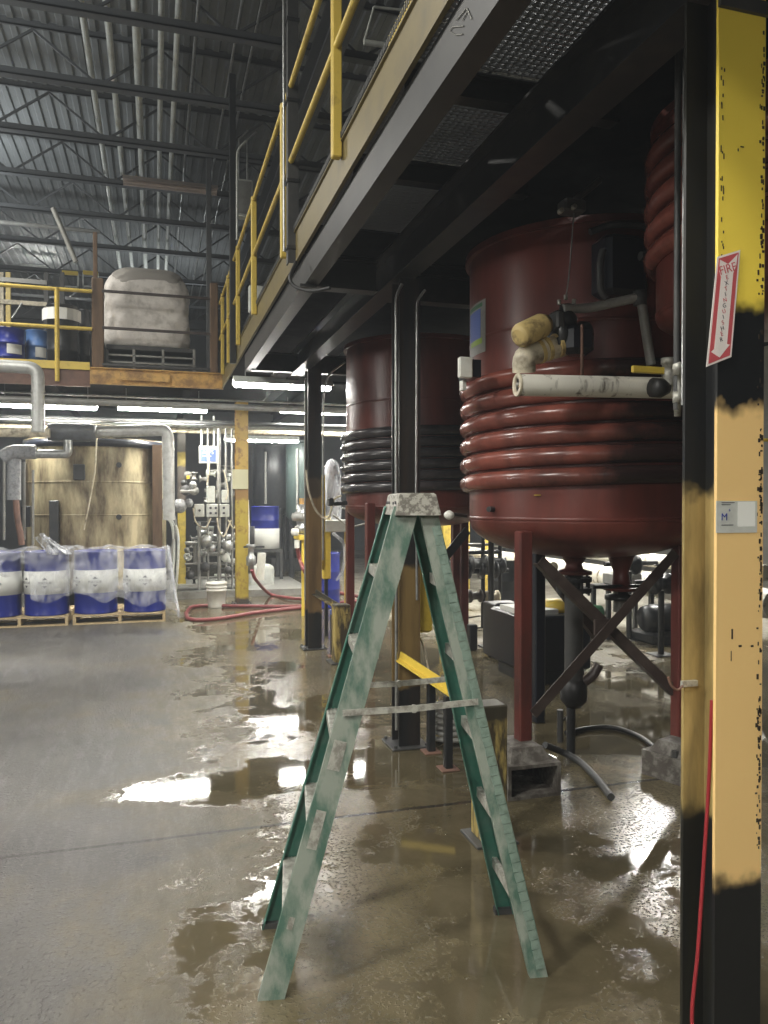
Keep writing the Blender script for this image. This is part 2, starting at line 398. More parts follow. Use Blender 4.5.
    bp = N.new('ShaderNodeBump'); bp.inputs['Distance'].default_value = .012; L.new(hgt, bp.inputs['Height'])
    L.new(mr(math_('MULTIPLY', wet, pool), 0, 1, .65, .06, False), bp.inputs['Strength']); L.new(bp.outputs[0], B.inputs['Normal'])
    return m
M['floor'] = floor_mat()
M['ceil'] = pm('grey roof deck', (.19, .20, .20), .8, spec=.1, dirt=(.13, .135, .135), amt=.6, scale=1.2)
M['truss'] = pm('grey roof steel', (.075, .08, .083), .6, dirt=(.10, .10, .10), amt=.4, scale=4)
M['wallgrey'] = pm('dim wall', (.09, .095, .10), .7, dirt=(.05, .05, .05), amt=.7, scale=.8)
M['wallr'] = pm('dim side wall', (.28, .27, .24), .7, dirt=(.15, .14, .12), amt=.7, scale=.8)

# ---------------------------------------------------------------- setting
X0, X1, Y0, Y1, ZC = -9.0, 13.0, -6.0, 27.0, 7.95
struct('floor', MB().box(X0, X1, Y0, Y1, -.2, 0), M['floor'])
b = MB(); n = int((X1 - X0) / .2); vs = []
for i in range(n):
    x = X0 + i * .2
    for dx, dz in ((0, 0), (.07, 0), (.09, .03), (.18, .03)): vs.append((x + dx, ZC + dz))
fs = []; pts = []
for x, z in vs: pts += [(x, Y0, z), (x, Y1, z)]
for i in range(len(vs) - 1): fs.append((2*i, 2*i+1, 2*i+3, 2*i+2))
b.add(pts, fs); struct('ceiling', b, M['ceil'])
struct('wall_back', MB().box(X0, X1, Y1, Y1 + .2, 0, 8.2), M['wallgrey'])
struct('wall_left', MB().box(X0 - .2, X0, Y0, Y1 + .2, 0, 8.2), M['wallgrey'])
struct('wall_right', MB().box(X1, X1 + .2, Y0, Y1 + .2, 0, 8.2), M['wallr'])

ORD = ['nearest', 'second', 'third', 'fourth', 'fifth', 'sixth', 'seventh', 'eighth', 'ninth', 'tenth', 'eleventh', 'twelfth', 'thirteenth']
ty = [6.2, 7.75, 9.35, 10.95, 12.55, 14.2, 15.9, 17.8, 20.0, 22.6, 25.2]
for i, y in enumerate(ty):
    t = thing('roof_truss', (0, y, 7.2), f'open-web grey steel roof truss, {ORD[i]} from the camera', 'roof truss', 'roof trusses under the ceiling')
    for z, w in ((7.22, .13), (7.88, .04)):
        MB().box(X0 + .02, X1 - .02, y - w/2, y + w/2, z, z + .02).box(X0 + .02, X1 - .02, y - w/2, y - w/2 + .015, z, z + .09).build('bottom_chord' if z < 7.5 else 'top_chord', M['truss'], t)
    b = MB(); x = X0 + .3; k = 0
    while x < X1 - 1.2:
        za, zb = (7.26, 7.86) if k % 2 == 0 else (7.86, 7.26)
        b.bar((x, y, za), (x + .8, y, zb), .03, .03); x += .8; k += 1
    b.build('web', M['truss'], t)
# main girder seen dark at the far right of the roof
gt = thing('roof_girder', (1.7, 12, 6.9), 'deep dark roof girder running away above the yellow handrail', 'roof girder')
MB().ibeam((1.95, 4.5, 7.0), (1.95, Y1 - .1, 7.0), .25, .4).build('girder_beam', M['truss'], gt)
# white pipes running away under the roof
gx = [(-.80, .05), (-.52, .05), (-.2, .06), (.09, .045), (.28, .045), (.5, .025), (.98, .022), (1.2, .022)]
names = ['leftmost of the row', 'second from the left', 'with the widest bore', 'left of the middle pair', 'right of the middle pair', 'thin, just right of the thick ones', 'thin, left one of the outer pair', 'thin, closest to the dark girder']
for (x, r), nm in zip(gx, names):
    z = 7.47
    b = MB().tube([(x, 5.6, z), (x, 22.3, z)], r * .82, 10)
    o = b.build('overhead_pipe', M['pale'] if r > .03 else M['galv']); tag(o, f'pale overhead pipe under the roof, {nm}', 'pipe', 'parallel pipes under the roof')
# slanting conduits and things high at the left
o = MB().tube([at(53, 208, 13), at(76, 262, 13)], .04, 8).build('hanging_conduit', M['greypipe']); tag(o, 'short slanting grey conduit hanging above the white sack', 'conduit')
b = MB().tube([at(0, 222, 15), at(100, 232, 15)], .04, 8); o = b.build('sprinkler_pipe', M['greypipe']); tag(o, 'grey horizontal pipe crossing below the far roof at left', 'pipe')
p = at(95, 262, 12.2)
# ---------------------------------------------------------------- lamps
def area(loc, energy, sx, sy, rot=(0, 0, 0), col=(1, .97, .90)):
    l = bpy.data.lights.new('lamp_or_fill_light', 'AREA'); l.shape = 'RECTANGLE'; l.size = sx; l.size_y = sy; l.energy = energy; l.color = col
    o = bpy.data.objects.new('lamp_or_fill_light', l); COL.objects.link(o); o.location = loc; o.rotation_euler = rot; return o
def fixture(p, length, label, w=16, lit=True, ntube=2):
    t = thing('fluorescent_lamp', p, label, 'lamp', 'fluorescent lamps under the platforms' if lit else None)
    x0, x1 = p[0] - length / 2, p[0] + length / 2
    MB().prism([(-.16, -.02), (-.15, -.02), (-.06, .03), (.06, .03), (.15, -.02), (.16, -.02), (.07, .07), (-.07, .07)], (x0, p[1], p[2] + .035), (x1, p[1], p[2] + .035)).build('lamp_housing', M['pale'] if lit else M['dull'], t)
    for s in (-1, 1):
        MB().tube([(x0 + .02, p[1] + s * .045, p[2]), (x1 - .02, p[1] + s * .045, p[2])], .022, 10).build('fluorescent_tube', M['tube'] if lit else M['dull'], t)
    for xx in (x0 + .15, x1 - .15): MB().tube([(xx, p[1], p[2] + .1), (xx, p[1], p[2] + .35)], .006, 6).build('hanger_rod', M['galv'], t)
    if lit: area((p[0], p[1], p[2] - .035), w, length, .14)
    return t
W = 20
fixture(at(283, 387, 9.75), 1.25, 'lit fluorescent lamp nearest, just below the end of the platform beam', W)
fixture(at(325, 413, 14.1), 1.7, 'lit fluorescent lamp right of the tall yellow column, behind the black column', W)
fixture(at(262, 441, 16.2), 1.55, 'lit fluorescent lamp lowest and farthest, crossing behind the yellow column', W)
fixture(at(47, 407, 13.6), 1.55, 'lit fluorescent lamp at the far left above the stained tank', W * 2)
fixture(at(163, 410, 13.75), 1.5, 'lit fluorescent lamp under the orange edge beam, right of the silver duct', W * 2)
fixture(Vector((4.6, 10.6, 3.1)), 1.3, 'lit fluorescent lamp behind the large red tank', W * 3)
fixture(Vector((6.9, 9.0, 3.1)), 1.3, 'lit fluorescent lamp over the insulated pipes at right', W * 4)
fixture(Vector((6.6, 13.0, 3.1)), 1.3, 'lit fluorescent lamp at the far right of the pump bay', W * 4)
fixture(at(171, 188, 13.6), 1.55, 'unlit dusty pinkish lamp high under the roof', lit=False)
# unseen high lights added over the aisle, without fixtures
for (x, y, z, e) in ((-4.6, 0.6, 6.6, 330), (-2.2, -2.0, 6.7, 160), (-3.2, 6.5, 6.7, 150), (-3.5, 12.0, 6.8, 120)):
    if e: area((x, y, z), e, 1.2, .5)
wl = thing('wall_lamp', (-8.8, 5.6, 3.9), 'tall lit wall lamp on the left wall of the hall', 'lamp')
MB().bev(-8.98, -8.86, 5.3, 5.9, 3.3, 4.6, .01).build('lamp_housing', M['pale'], wl)
MB().box(-8.86, -8.84, 5.34, 5.86, 3.34, 4.56).build('lamp_panel', em('lit wall lamp panel', (1, .98, .93), 25), wl)
area((-8.8, 5.6, 3.95), 45, 1.2, .5, (0, -PI/2, 0))
# unseen fluorescent lamps added behind the camera for front light
fixture(Vector((.15, -2.6, 3.05)), 1.3, 'unseen lit fluorescent lamp added behind the camera under the platform end', 16)
fixture(Vector((-2.6, -1.2, 3.4)), 1.3, 'unseen lit fluorescent lamp added behind the camera on the aisle side', 34)
for (x, y, z, e) in ((-4.5, 7.5, 6.0, 110), (-4.2, 14.0, 6.0, 90), (0, 20, 5.6, 30)):  # upward fill lights added to brighten the roof, no lamps stand here
    area((x, y, z), e, 2.0, .6, (PI, 0, 0), (.92, .97, 1))
area((2.9, 17.5, 6.4), 15, 1.2, .3)
area((-2.5, 17.5, 3.4), 22, 1.2, .3)
wd = bpy.data.worlds.new('world'); bpy.context.scene.world = wd; wd.use_nodes = True
wd.node_tree.nodes['Background'].inputs[0].default_value = (.92, .96, 1, 1); wd.node_tree.nodes['Background'].inputs[1].default_value = .16
vs_ = wd.node_tree.nodes.new('ShaderNodeVolumeScatter'); vs_.inputs['Density'].default_value = .0045; vs_.inputs['Color'].default_value = (.86, .93, 1, 1); vs_.inputs['Anisotropy'].default_value = .2
wd.node_tree.links.new(vs_.outputs[0], wd.node_tree.nodes['World Output'].inputs['Volume'])
sc = bpy.context.scene
sc.view_settings.view_transform = 'Standard'; sc.view_settings.look = 'None'; sc.view_settings.gamma = 1; sc.view_settings.exposure = .9
try: sc.view_settings.use_curve_mapping = False
except Exception: pass

# ---------------------------------------------------------------- mezzanine
DZ = 3.74
mz = thing('mezzanine_platform', (1.0, 0, 3.3), 'dark raised steel platform with olive edge channel, over the red tanks', 'platform')
# edge channel (C section, flanges outward)
b = MB(); b.prism([(0, 0), (0, .25), (-.022, .25), (-.022, .242), (-.008, .240), (-.008, .012), (-.022, .010), (-.022, 0)], (1.025, -1.5, 3.485), (1.025, 12.25, 3.485), right=(1, 0, 0))
b.build('edge_channel', M['olive'], mz)
b = MB()
for k in range(330): 
    y = 1.2 + k * .024
    b.box(1.0, 1.03, y, y + .011, 3.742, 3.775)
o = b.build('serrated_kick_strip', M['darksteel'], mz)
MB().box(1.004, 1.03, -1.5, 1.2, 3.742, 3.76).build('kick_plate', M['yellow_clean'], mz)
MB().box(1.004, 1.02, 2.0, 3.3, 3.736, 3.78).build('kick_plate', M['yellow_clean'], mz)
b = MB().ibeam((1.09, -1.5, 3.38), (1.09, 9.35, 3.38), .10, .2, .01); b.box(1.04, 1.05, -1.5, 9.35, 3.29, 3.48)
b.build('edge_beam', M['beamgrey'], mz)
b = MB().ibeam((1.665, -1.5, 3.39), (1.665, 11.9, 3.39), .15, .26, .014); b.build('main_beam', M['black'], mz)
for y, x1 in ((.9, 7.5), (2.12, 7.5), (3.36, 2.1), (4.31, 2.0), (6.1, 7.5)):
    MB().ibeam((1.10, y, 3.64), (2.2, y, 3.64), .08, .12, .01).build('cross_joist', M['black'], mz)
    if x1 > 3: MB().ibeam((2.2, y, 3.62), (x1, y, 3.62), .10, .16, .012).build('cross_joist', M['black'], mz)
MB().ibeam((1.10, 5.55, 3.38), (1.59, 5.55, 3.38), .12, .22, .012).build('cross_beam', M['beamgrey'], mz)
MB().ibeam((1.74, 5.72, 3.38), (7.5, 5.72, 3.38), .12, .22, .012).build('cross_beam', M['black'], mz)
MB().ibeam((1.10, 9.2, 3.38), (7.5, 9.2, 3.38), .12, .22, .012).build('cross_beam', M['black'], mz)
ys = [-1.2, .9, 2.12, 3.36, 4.31, 5.5]
for a, c in zip(ys[1:-1], ys[2:]):
    b = MB(); y = a + .05
    while y < c - .05: b.box(1.06, 2.2, y, y + .006, 3.705, 3.735); y += .034
    x = 1.08
    while x < 2.18: b.box(x, x + .008, a + .05, c - .05, 3.715, 3.735); x += .036
    b.build('grating_panel', M['grating'], mz)
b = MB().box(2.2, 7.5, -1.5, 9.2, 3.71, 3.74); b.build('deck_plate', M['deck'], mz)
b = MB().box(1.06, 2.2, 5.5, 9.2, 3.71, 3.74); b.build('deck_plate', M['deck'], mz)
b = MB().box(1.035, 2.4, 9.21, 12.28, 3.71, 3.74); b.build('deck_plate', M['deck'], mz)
# bright tube standing in for the glint on the grating edge
o = MB().tube([at(465, 55, 3.27), at(593, 73, 3.27)], .006, 6).build('edge_glint', M['galv']); tag(o, 'thin bright tube added as the glint along the nearest grating edge', 'conduit')
# chalk marks on the edge beam
def marks(parent, strokes, r=.0022):
    b = MB()
    for s in strokes: b.tube([Vector(p) for p in s], r, 5)
    return b.build('chalk_mark', M['chalk'], parent)
def eb(u, v): 
    d = ray(u, v); k = 1.034 / d[0]; return (1.036, d[1] * k, EYE + d[2] * k)
marks(mz, [[eb(456, 20), eb(466, 8), eb(471, 19)], [eb(462, 20), eb(467, 11)], [eb(463, 26), eb(452, 27), eb(449, 31), eb(455, 35), eb(462, 34)], [eb(441, 14), eb(446, 20)], [eb(440, 24), eb(447, 22)]])

# columns -------------------------------------------------------
def hcol(name, x, y, w, h, label, mf, mw, top=3.25, plate=True, t=.012):
    c = thing(name, (x, y, 0), label, 'column')
    for s in (-1, 1):
        MB().box(x - w/2, x + w/2, y + s*h/2 - t/2, y + s*h/2 + t/2, 0.012, top).build('flange', mf if s < 0 else mw, c)
    MB().box(x - t/2, x + t/2, y - h/2 + t/2, y + h/2 - t/2, 0.012, top).build('web', mw, c)
    if plate:
        b = MB().bev(x - w/2 - .06, x + w/2 + .06, y - h/2 - .06, y + h/2 + .06, 0, .014, .004)
        for sx in (-1, 1):
            for sy in (-1, 1): b.cyl((x + sx * (w/2 + .035), y + sy * (h/2 + .035), .012), .012, .02, seg=6)
        b.build('base_plate', M['darksteel'], c)
    return c
cR = hcol('steel_column', 1.663, 1.958, .166, .143, 'big steel column at right, yellow and black paint, nearest the camera', M['colR'], M['colRw'], plate=False)
YN = 1.8805
c1 = hcol('steel_column', 1.69, 5.13, .155, .16, 'black steel column with worn brown band, right behind the green ladder', M['col1'], M['col1'])
c2 = hcol('steel_column', 1.775, 8.85, .16, .17, 'black steel column left of the farther red tank, brown in the middle', M['col2'], M['col2'])
c3 = hcol('steel_column', 1.40, 13.1, .20, .22, 'bright yellow scuffed column beside the white bucket', M['colY'], M['colY'], top=3.4)
c4_ = hcol('steel_column', .50, 15.6, .15, .15, 'dirty yellow column behind the hose end, left of the blue sign', M['colY2'], M['colY2'], top=3.35)
# edge chips on the right column
b = MB()
for k in range(210):
    v = random.choice([random.uniform(440, 600), random.uniform(700, 860), random.uniform(50, 300), random.uniform(30, 860)])
    q = at(757, v, YN); x = 1.741 - abs(random.gauss(0, .007)); z = q.z; w = random.uniform(.002, .008); h = random.uniform(.003, .016)
    b.box(x - w/2, x + w/2, YN - .0016, YN + .0002, z, z + h)
for k in range(25):
    z = zv(716, random.uniform(60, 290), YN); x = random.uniform(1.585, 1.597); b.box(x, x + .003, YN - .0016, YN + .0002, z, z + random.uniform(.004, .02))
for (u, v, w, h) in ((732, 634, .005, .030), (740, 646, .010, .006), (752, 646, .009, .006), (731, 656, .002, .03), (742, 147, .012, .003), (738, 150, .003, .008)):
    q = at(u, v, YN); b.box(q.x - w/2, q.x + w/2, YN - .0016, YN + .0002, q.z - h/2, q.z + h/2)
b.build('paint_chips', M['chips'], cR)
MB().box(1.575, 1.75, 1.868, 1.880, zv(735, 11, 1.88), zv(735, 11, 1.88) + .04).build('cap_plate', M['darksteel'], cR)
# fire extinguisher decal, leaning across the flange edge
dc = thing('fire_extinguisher_sign', (1.58, 1.87, 2.15), 'white and red FIRE EXTINGUISHER arrow sign on the yellow column', 'sign')
tl, tr, bl, br = at(717, 257, 1.876), at(740, 250, 1.876), at(706, 367, 1.876), at(731, 357, 1.876)
ex = (tr - tl).normalized(); ez = (tl - bl).normalized()
def sg(a, c, y=0): 
    p = bl * (1-a) * (1-c) + br * a * (1-c) + tl * (1-a) * c + tr * a * c
    return Vector((p.x, 1.876 - y, p.z))
def plate(mb, quad, y0, th):
    f = [sg(a, c, y0) for a, c in quad]; k = [sg(a, c, y0 + th) for a, c in quad]; n = len(f)
    mb.add(f + k, [tuple(range(n)), tuple(reversed(range(n, 2*n)))] + [(i, i + n, (i + 1) % n + n, (i + 1) % n) for i in range(n)]); return mb
plate(MB(), [(0, 0), (1, 0), (1, 1), (0, 1)], 0, .0016).build('sign_board', M['whiteink'], dc)
plate(MB(), [(.07, .02), (.93, .02), (.93, .98), (.07, .98)], .0016, .0006).build('red_field', M['redink'], dc)
plate(MB(), [(.5, .04), (.88, .125), (.76, .14), (.76, .80), (.86, .86), (.88, .965), (.5, .90), (.12, .965), (.14, .86), (.24, .80), (.24, .14), (.12, .125)], .0022, .0006).build('white_arrow', M['whiteink'], dc)
mat_ = frame(sg(.5, .855, .0032), ex, (0, -1, 0))
text('lettering', 'FIRE', .035, mat_, M['redink'], dc, .0004)
for i, ch in enumerate('EXTINGUISHER'):
    text('lettering', ch, .0175, frame(sg(.5, .775 - i * .052, .0032), ex, (0, -1, 0)), M['darkink'] if i % 2 else M['redink'], dc, .0004)
# equipment sticker
st = thing('equipment_sticker', (1.66, 1.87, 1.65), 'small torn white sticker with a blue M on the column', 'sticker')
a, c = at(716, 533, YN - .0012), at(757, 501, YN - .0012)
MB().box(a.x, c.x, YN - .0022, YN - .0004, a.z, c.z).build('paper', M['pale'], st)
MB().box(a.x + (c.x-a.x) * .52, c.x - .008, YN - .003, YN - .0020, a.z + .018, c.z - .002).build('label_patch', M['label'], st)
text('lettering', 'M', .030, frame(Vector((a.x + .028, YN - .0028, a.z + .046)), (1, 0, 0), (0, -1, 0)), M['blueink'], st)
text('lettering', '+', .016, frame(Vector((a.x + .046, YN - .0028, a.z + .066)), (1, 0, 0), (0, -1, 0)), M['blueink'], st)
for x0_, x1_, zz in ((.018, .064, .088), (.018, .05, .082), (.018, .06, .022)): MB().box(a.x + x0_, a.x + x1_, YN - .003, YN - .0021, a.z + zz, a.z + zz + .0022).build('fine_print', M['darkink'], st)
# red cable hanging in the column recess
pts = [at(712, 700, 1.935), at(709, 780, 1.93), at(704, 860, 1.92), at(698, 950, 1.91), at(692, 1015, 1.90), Vector((1.50, 1.86, .05)), Vector((1.40, 1.75, .012))]
o = MB().tube(smooth_path(pts), .0058, 8).build('red_cable', M['redcable']); tag(o, 'thin red cable hanging down the recess of the nearest column', 'cable')
q = at(684, 684, 2.02)
lt = thing('column_hook', (q.x, q.y, q.z), 'small rusty hook latch on the left edge of the nearest column', 'hook')
MB().box(1.565, 1.62, 2.008, 2.021, q.z - .007, q.z + .011).build('hook_plate', M['alu'], lt)
MB().tube(smooth_path([Vector((1.57, 2.012, q.z)), Vector((1.548, 2.01, q.z - .014)), Vector((1.525, 2.01, q.z + .0)), Vector((1.512, 2.01, q.z + .028))]), .004, 6).build('hook_arm', M['rustred'], lt)
# vertical conduit in front of the near column, with the valve
def vpipe(u, v0, v1, y, r, m, label, name='conduit_pipe'):
    p = at(u, (v0 + v1) / 2, y); z0 = at(u, v1, y).z; z1 = at(u, v0, y).z
    o = MB().tube([(p.x, y, z0), (p.x, y, z1)], r, 10).build(name, m); return tag(o, label, 'pipe')
vpipe(677.5, -30, 410, 2.42, .012, M['darksteel'], 'dark upright pipe left of the big right column')
vpipe(683.5, -30, 405, 2.36, .005, M['galv'], 'thin shiny conduit touching the left edge of the big column')

# conduits on first column
def cond(pts, r, label, m=None, name='conduit'):
    o = MB().tube(pts, r, 8).build(name, m or M['galv']); return tag(o, label, 'conduit')
cx = at(396, 400, 5.02)
cond(pipe_path([at(402, 284, 5.02), at(396, 296, 5.02), at(396, 492, 5.02), at(396.5, 730, 5.02)], .08), .011, 'bright conduit down the face of the column behind the ladder')
cond(pipe_path([at(425, 290, 5.0), at(417, 300, 5.0), at(416, 493, 5.0), at(417, 600, 5.0)], .08), .009, 'second conduit on the right edge of the column behind the ladder')
cond(pipe_path([at(345, 362, 8.7), at(327, 375, 8.7), at(323, 400, 8.7), at(323, 560, 8.7)], .1), .012, 'conduit bending down beside the column left of the farther tank')
cond([at(305, 380, 8.72), at(305, 600, 8.72)], .010, 'straight thin conduit on the left of the second black column', M['greypipe'])
cond(smooth_path([at(306, 470, 8.6), at(309, 492, 8.6), at(317, 512, 8.6), at(328, 518, 8.55), at(334, 500, 8.5), at(341, 496, 8.4)]), .012, 'drooping pale cable looping off the second black column', M['cream'], 'cable')
o = MB().box(at(322, 500, 8.9).x, at(325, 500, 8.9).x, 8.88, 8.92, at(322, 570, 8.9).z, at(322, 475, 8.9).z).build('guard_strip', M['yellow_clean']); tag(o, 'thin yellow strip on the right of the second black column', 'strip')

# ---------------------------------------------------------------- handrail along the edge
hr = thing('handrail', (.99, 5, 3.7), 'yellow steel handrail along the raised platform edge', 'railing')
XR = .985
for z in (4.82, 4.26):
    MB().tube([(XR, 1.0, z), (XR, 12.3, z)], .022, 10).build('rail', M['yellow'], hr)
def ypost(u): # depth of a post on the rail line seen at column u
    d = ray(u, 300); return XR / d[0] * d[1]
for u, w in ((336.5, .055), (284, .055), (254, .055), (238, .05), (228.5, .05), (222.5, .05)):
    y = ypost(u); MB().bev(XR - w/2, XR + w/2, y - w/2, y + w/2, 3.74 - .10, 4.85, .006).build('post', M['yellow'], hr)
y = ypost(290.5)
p = thing('upright_steel_channel', (1.0, y, 3.4), 'dark upright steel channel standing beside the yellow handrail', 'post')
MB().prism([(-.04, -.04), (.04, -.04), (.04, .04), (.03, .04), (.03, -.03), (-.03, -.03), (-.03, .04), (-.04, .04)], (1.0, y, 3.5), (1.0, y, 7.2), up=(0, 1, 0)).build('channel', M['darksteel'], p)
for z in (3.6, 4.1, 4.7, 5.3): MB().bev(.95, 1.05, y - .05, y + .05, z, z + .03, .004).build('clamp', M['black'], p)
cond([(.94, y + .02, 3.6), (.94, y + .02, 7.1)], .009, 'pale conduit beside the dark upright channel')
y2 = ypost(234)
o = MB().bev(.93, 1.01, y2 - .04, y2 + .04, 3.5, 7.2, .008).build('upright_post', M['black']); tag(o, 'thin black post by the far end of the yellow handrail', 'post')
bx = thing('electrical_box', at(243, 207, 10.4), 'grey electrical box on the wall post above the handrail', 'electrical box')
a, c = at(235, 218, 10.4), at(252, 183, 10.4)
MB().bev(a.x, c.x, 10.3, 10.45, a.z, c.z, .01).build('enclosure', M['pale'], bx)
MB().box(a.x + .02, c.x - .02, 10.292, 10.302, a.z + .03, c.z - .03).build('cover', M['greypipe'], bx)
for dx in (.05, .16): MB().tube([(a.x + dx, 10.38, c.z), (a.x + dx, 10.38, c.z + .55), (a.x + dx + .12, 10.38, c.z + .68)], .012, 8).build('conduit', M['galv'], bx)
cond(pipe_path([at(246, 141, 9.6), at(237, 150, 9.6), at(237, 240, 9.6)], .1), .013, 'pale conduit curving down left of the grey electrical box', M['pale'])
o = MB().bev(1.02, 1.2, ypost(246), ypost(246) + .1, 3.85, 4.15, .01).build('notice_board', M['pale']); tag(o, 'small pale notice board behind the lower part of the handrail', 'notice')
# square frame of an unlit hanging lamp, over the railing near the top
lf = thing('lamp_frame', at(385, 30, 6.0), 'pale outlined unlit lamp frame beyond the top of the handrail', 'hatch')
cc = [at(364, 42, 6.0), at(390, 46, 6.0), at(402, 10, 6.0), at(374, 7, 6.0)]
b = MB()
for i in range(4): b.tube([cc[i], cc[(i+1) % 4]], .010 if i else .022, 6)
b.build('fixture_frame', M['pale'], lf)
# lower yellow corner where edge beam steps
MB().box(1.0, 1.12, 5.45, 5.63, 3.25, 3.27).build('bracket_plate', M['beamgrey'], mz)
cond(smooth_path([at(296, 262, 5.4), at(290, 278, 5.3), at(296, 287, 5.25), at(312, 291, 5.15), at(330, 288, 5.05)]), .012, 'black cable looped under the bend of the edge beam', M['blackrub'], 'cable')

# ---------------------------------------------------------------- tanks
def tank(cx, cy, r, z0, z1, ztop, coil0, coil1, turns, label, mtank, mcoil, dish=.26, seams=(), cr=.055):
    t = thing('process_tank', (cx, cy, z0 - dish), label, 'tank', 'round process tanks hung in the platform')
    prof = [(0, -dish)]
    for k in range(1, 9):
        a = k / 8 * PI / 2; prof.append((r * math.sin(a) ** .9 if k < 8 else r, -dish * math.cos(a) ** 1.0))
    prof = [(rr, z0 + zz) for rr, zz in prof]; prof.append(prof[-1])
    prof += [(r, z0 + .01), (r, z0 + .01), (r + .004, z0 + .012), (r + .004, z0 + .03), (r, z0 + .032), (r, z0 + .032)]
    for s in seams: prof += [(r, s - .01), (r, s - .01), (r + .003, s - .008), (r + .003, s + .008), (r, s + .01), (r, s + .01)]
    prof += [(r, ztop - .04), (r, ztop - .04), (r + .03, ztop - .04), (r + .03, ztop - .04), (r + .03, ztop), (r + .03, ztop), (0, ztop)]
    MB().lathe(prof, (cx, cy, 0), seg=64).build('shell', mtank, t)
    n = int(turns * 40); pts = []
    for i in range(n + 1):
        a = 2 * PI * i / 40 + .4; z = coil0 + (coil1 - coil0) * i / n
        pts.append((cx + (r + .012) * math.cos(a), cy + (r + .012) * math.sin(a), z))
    MB().tube(pts, cr, 12).build('jacket_coil', mcoil, t)
    return t
T1 = (2.83, 4.67)
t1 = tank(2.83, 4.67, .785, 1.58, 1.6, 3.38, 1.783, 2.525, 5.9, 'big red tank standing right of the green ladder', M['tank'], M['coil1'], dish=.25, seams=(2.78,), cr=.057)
t2 = tank(2.80, 8.05, .80, 1.64, 1.7, 3.40, 1.80, 2.46, 5.9, 'farther red tank with black coils, behind the ladder top', M['tank'], M['coilblack'], dish=.2, seams=(2.75,), cr=.052)
t3 = tank(2.91, 3.10, .53, 2.64, 2.9, 3.60, 2.90, 3.5, 4.9, 'smaller red tank high up, partly behind the big yellow column', M['tank'], M['coil'], dish=.10, cr=.05)
# outlet nozzles under tank 1
def nozzle(x, y, z0, z1, r, parent, m, name='outlet_nozzle'):
    h = z1 - z0
    prof = [(0, 0), (r * 1.7, 0), (r * 1.7, .02), (r * 1.7, .02), (r * .9, .035), (r * .75, h * .45), (r * 1.1, h * .7), (r * 1.5, h)]
    MB().lathe(prof, (x, y, z0), seg=20).build(name, m, parent)
q = at(574, 560, 4.6); NX = q.x; nozzle(q.x, 4.6, 1.22, 1.37, .07, t1, M['legred'])
q = at(621, 560, 4.6); NX2 = q.x; nozzle(q.x, 4.6, 1.10, 1.38, .07, t1, M['legred'])
# legs of tank 1 (square hollow, red) on cast pedestals
def leg(x, y, z0, z1, w, parent, m=None, pw=.1):
    MB().bev(x - w/2, x + w/2, y - w/2, y + w/2, z0, z1, .008).build('leg', m or M['legred'], parent)
LA = at(523, 745, 4.22); LB = at(677, 700, 4.2)
leg(LA.x, 4.22, .255, 1.53, .085, t1)
leg(LB.x + .02, 4.2, .01, 1.53, .085, t1)
MB().bev(LB.x - .08, LB.x + .12, 4.1, 4.3, 0, .03, .005).build('foot_plate', M['darksteel'], t1)
leg(3.62, 4.65, .02, 1.5, .085, t1, M['brace'])
q = fl(538, 722); leg(q.x, q.y, 0.0, 1.45, .085, t1, M['deepblack'])
xa0, xa1 = at(531, 713, 4.19), at(673, 552, 4.17)
xb0, xb1 = at(538, 560, 4.27), at(674, 692, 4.24)
L_ = [(-.032, -.032), (.032, -.032), (.032, -.024), (-.024, -.024), (-.024, .032), (-.032, .032)]
MB().prism(L_, xa0, xa1, up=(0, 1, 0)).build('brace', M['brace'], t1)
MB().prism(L_, xb0, xb1, up=(0, 1, 0)).build('brace', M['brace'], t1)
MB().prism(L_, at(548, 572, 4.9), at(600, 640, 5.0), up=(0, 1, 0)).build('brace', M['brace'], t1)
q = at(601, 627, 4.22); MB().box(q.x - .05, q.x + .05, 4.205, 4.225, q.z - .05, q.z + .05).build('gusset', M['brace'], t1)
# legs of the farther tank
for u, y, w in ((370, 7.5, .09), (350, 8.6, .09)):
    q = at(u, 560, y); leg(q.x, y, 0.0, 1.7, w, t2)
leg(3.42, 8.5, 0, 1.62, .09, t2)
q = fl(467, 637); leg(q.x - .25, q.y - .5, 0, 1.7, .09, t2)
# brackets on the tank shell
MB().tube([Vector((2.08, 4.5, 1.66)), Vector((2.02, 4.46, 1.66))], .018, 8).build('side_stub', M['black'], t1)
MB().box(2.195, 2.225, 4.16, 4.19, 1.745, 1.75).build('paint_mark', M['yellow_clean'], t1)
# pale box and warning notice on the tank's left side
def curved_patch(c, r, a0, a1, z0, z1, dr, th=.002, n=8):
    b = MB(); vs = []
    for k in range(n + 1):
        a = a0 + (a1 - a0) * k / n
        for z in (z0, z1):
            for rr in (r + dr, r + dr + th): vs.append((c[0] + rr * math.cos(a), c[1] + rr * math.sin(a), z))
    fs = []
    for k in range(n):
        i = k * 4
        fs += [(i + 1, i + 5, i + 7, i + 3), (i, i + 2, i + 6, i + 4), (i, i + 4, i + 5, i + 1), (i + 2, i + 3, i + 7, i + 6)]
    fs += [(0, 1, 3, 2), (4*n, 4*n+2, 4*n+3, 4*n+1)]
    return b.add(vs, fs)
nb = thing('tank_notice', (2.06, 4.6, 2.8), 'glossy blue and green notice stuck high on the big red tank', 'notice')
A0, A1 = R(165), R(187)
curved_patch(T1, .785, A0, A1, 2.68, 3.02, .003).build('notice_sheet', M['greypipe'], nb)
curved_patch(T1, .785, A0 + .03, A1 - .08, 2.78, 2.97, .0055, .001).build('blue_panel', M['signblue'], nb)
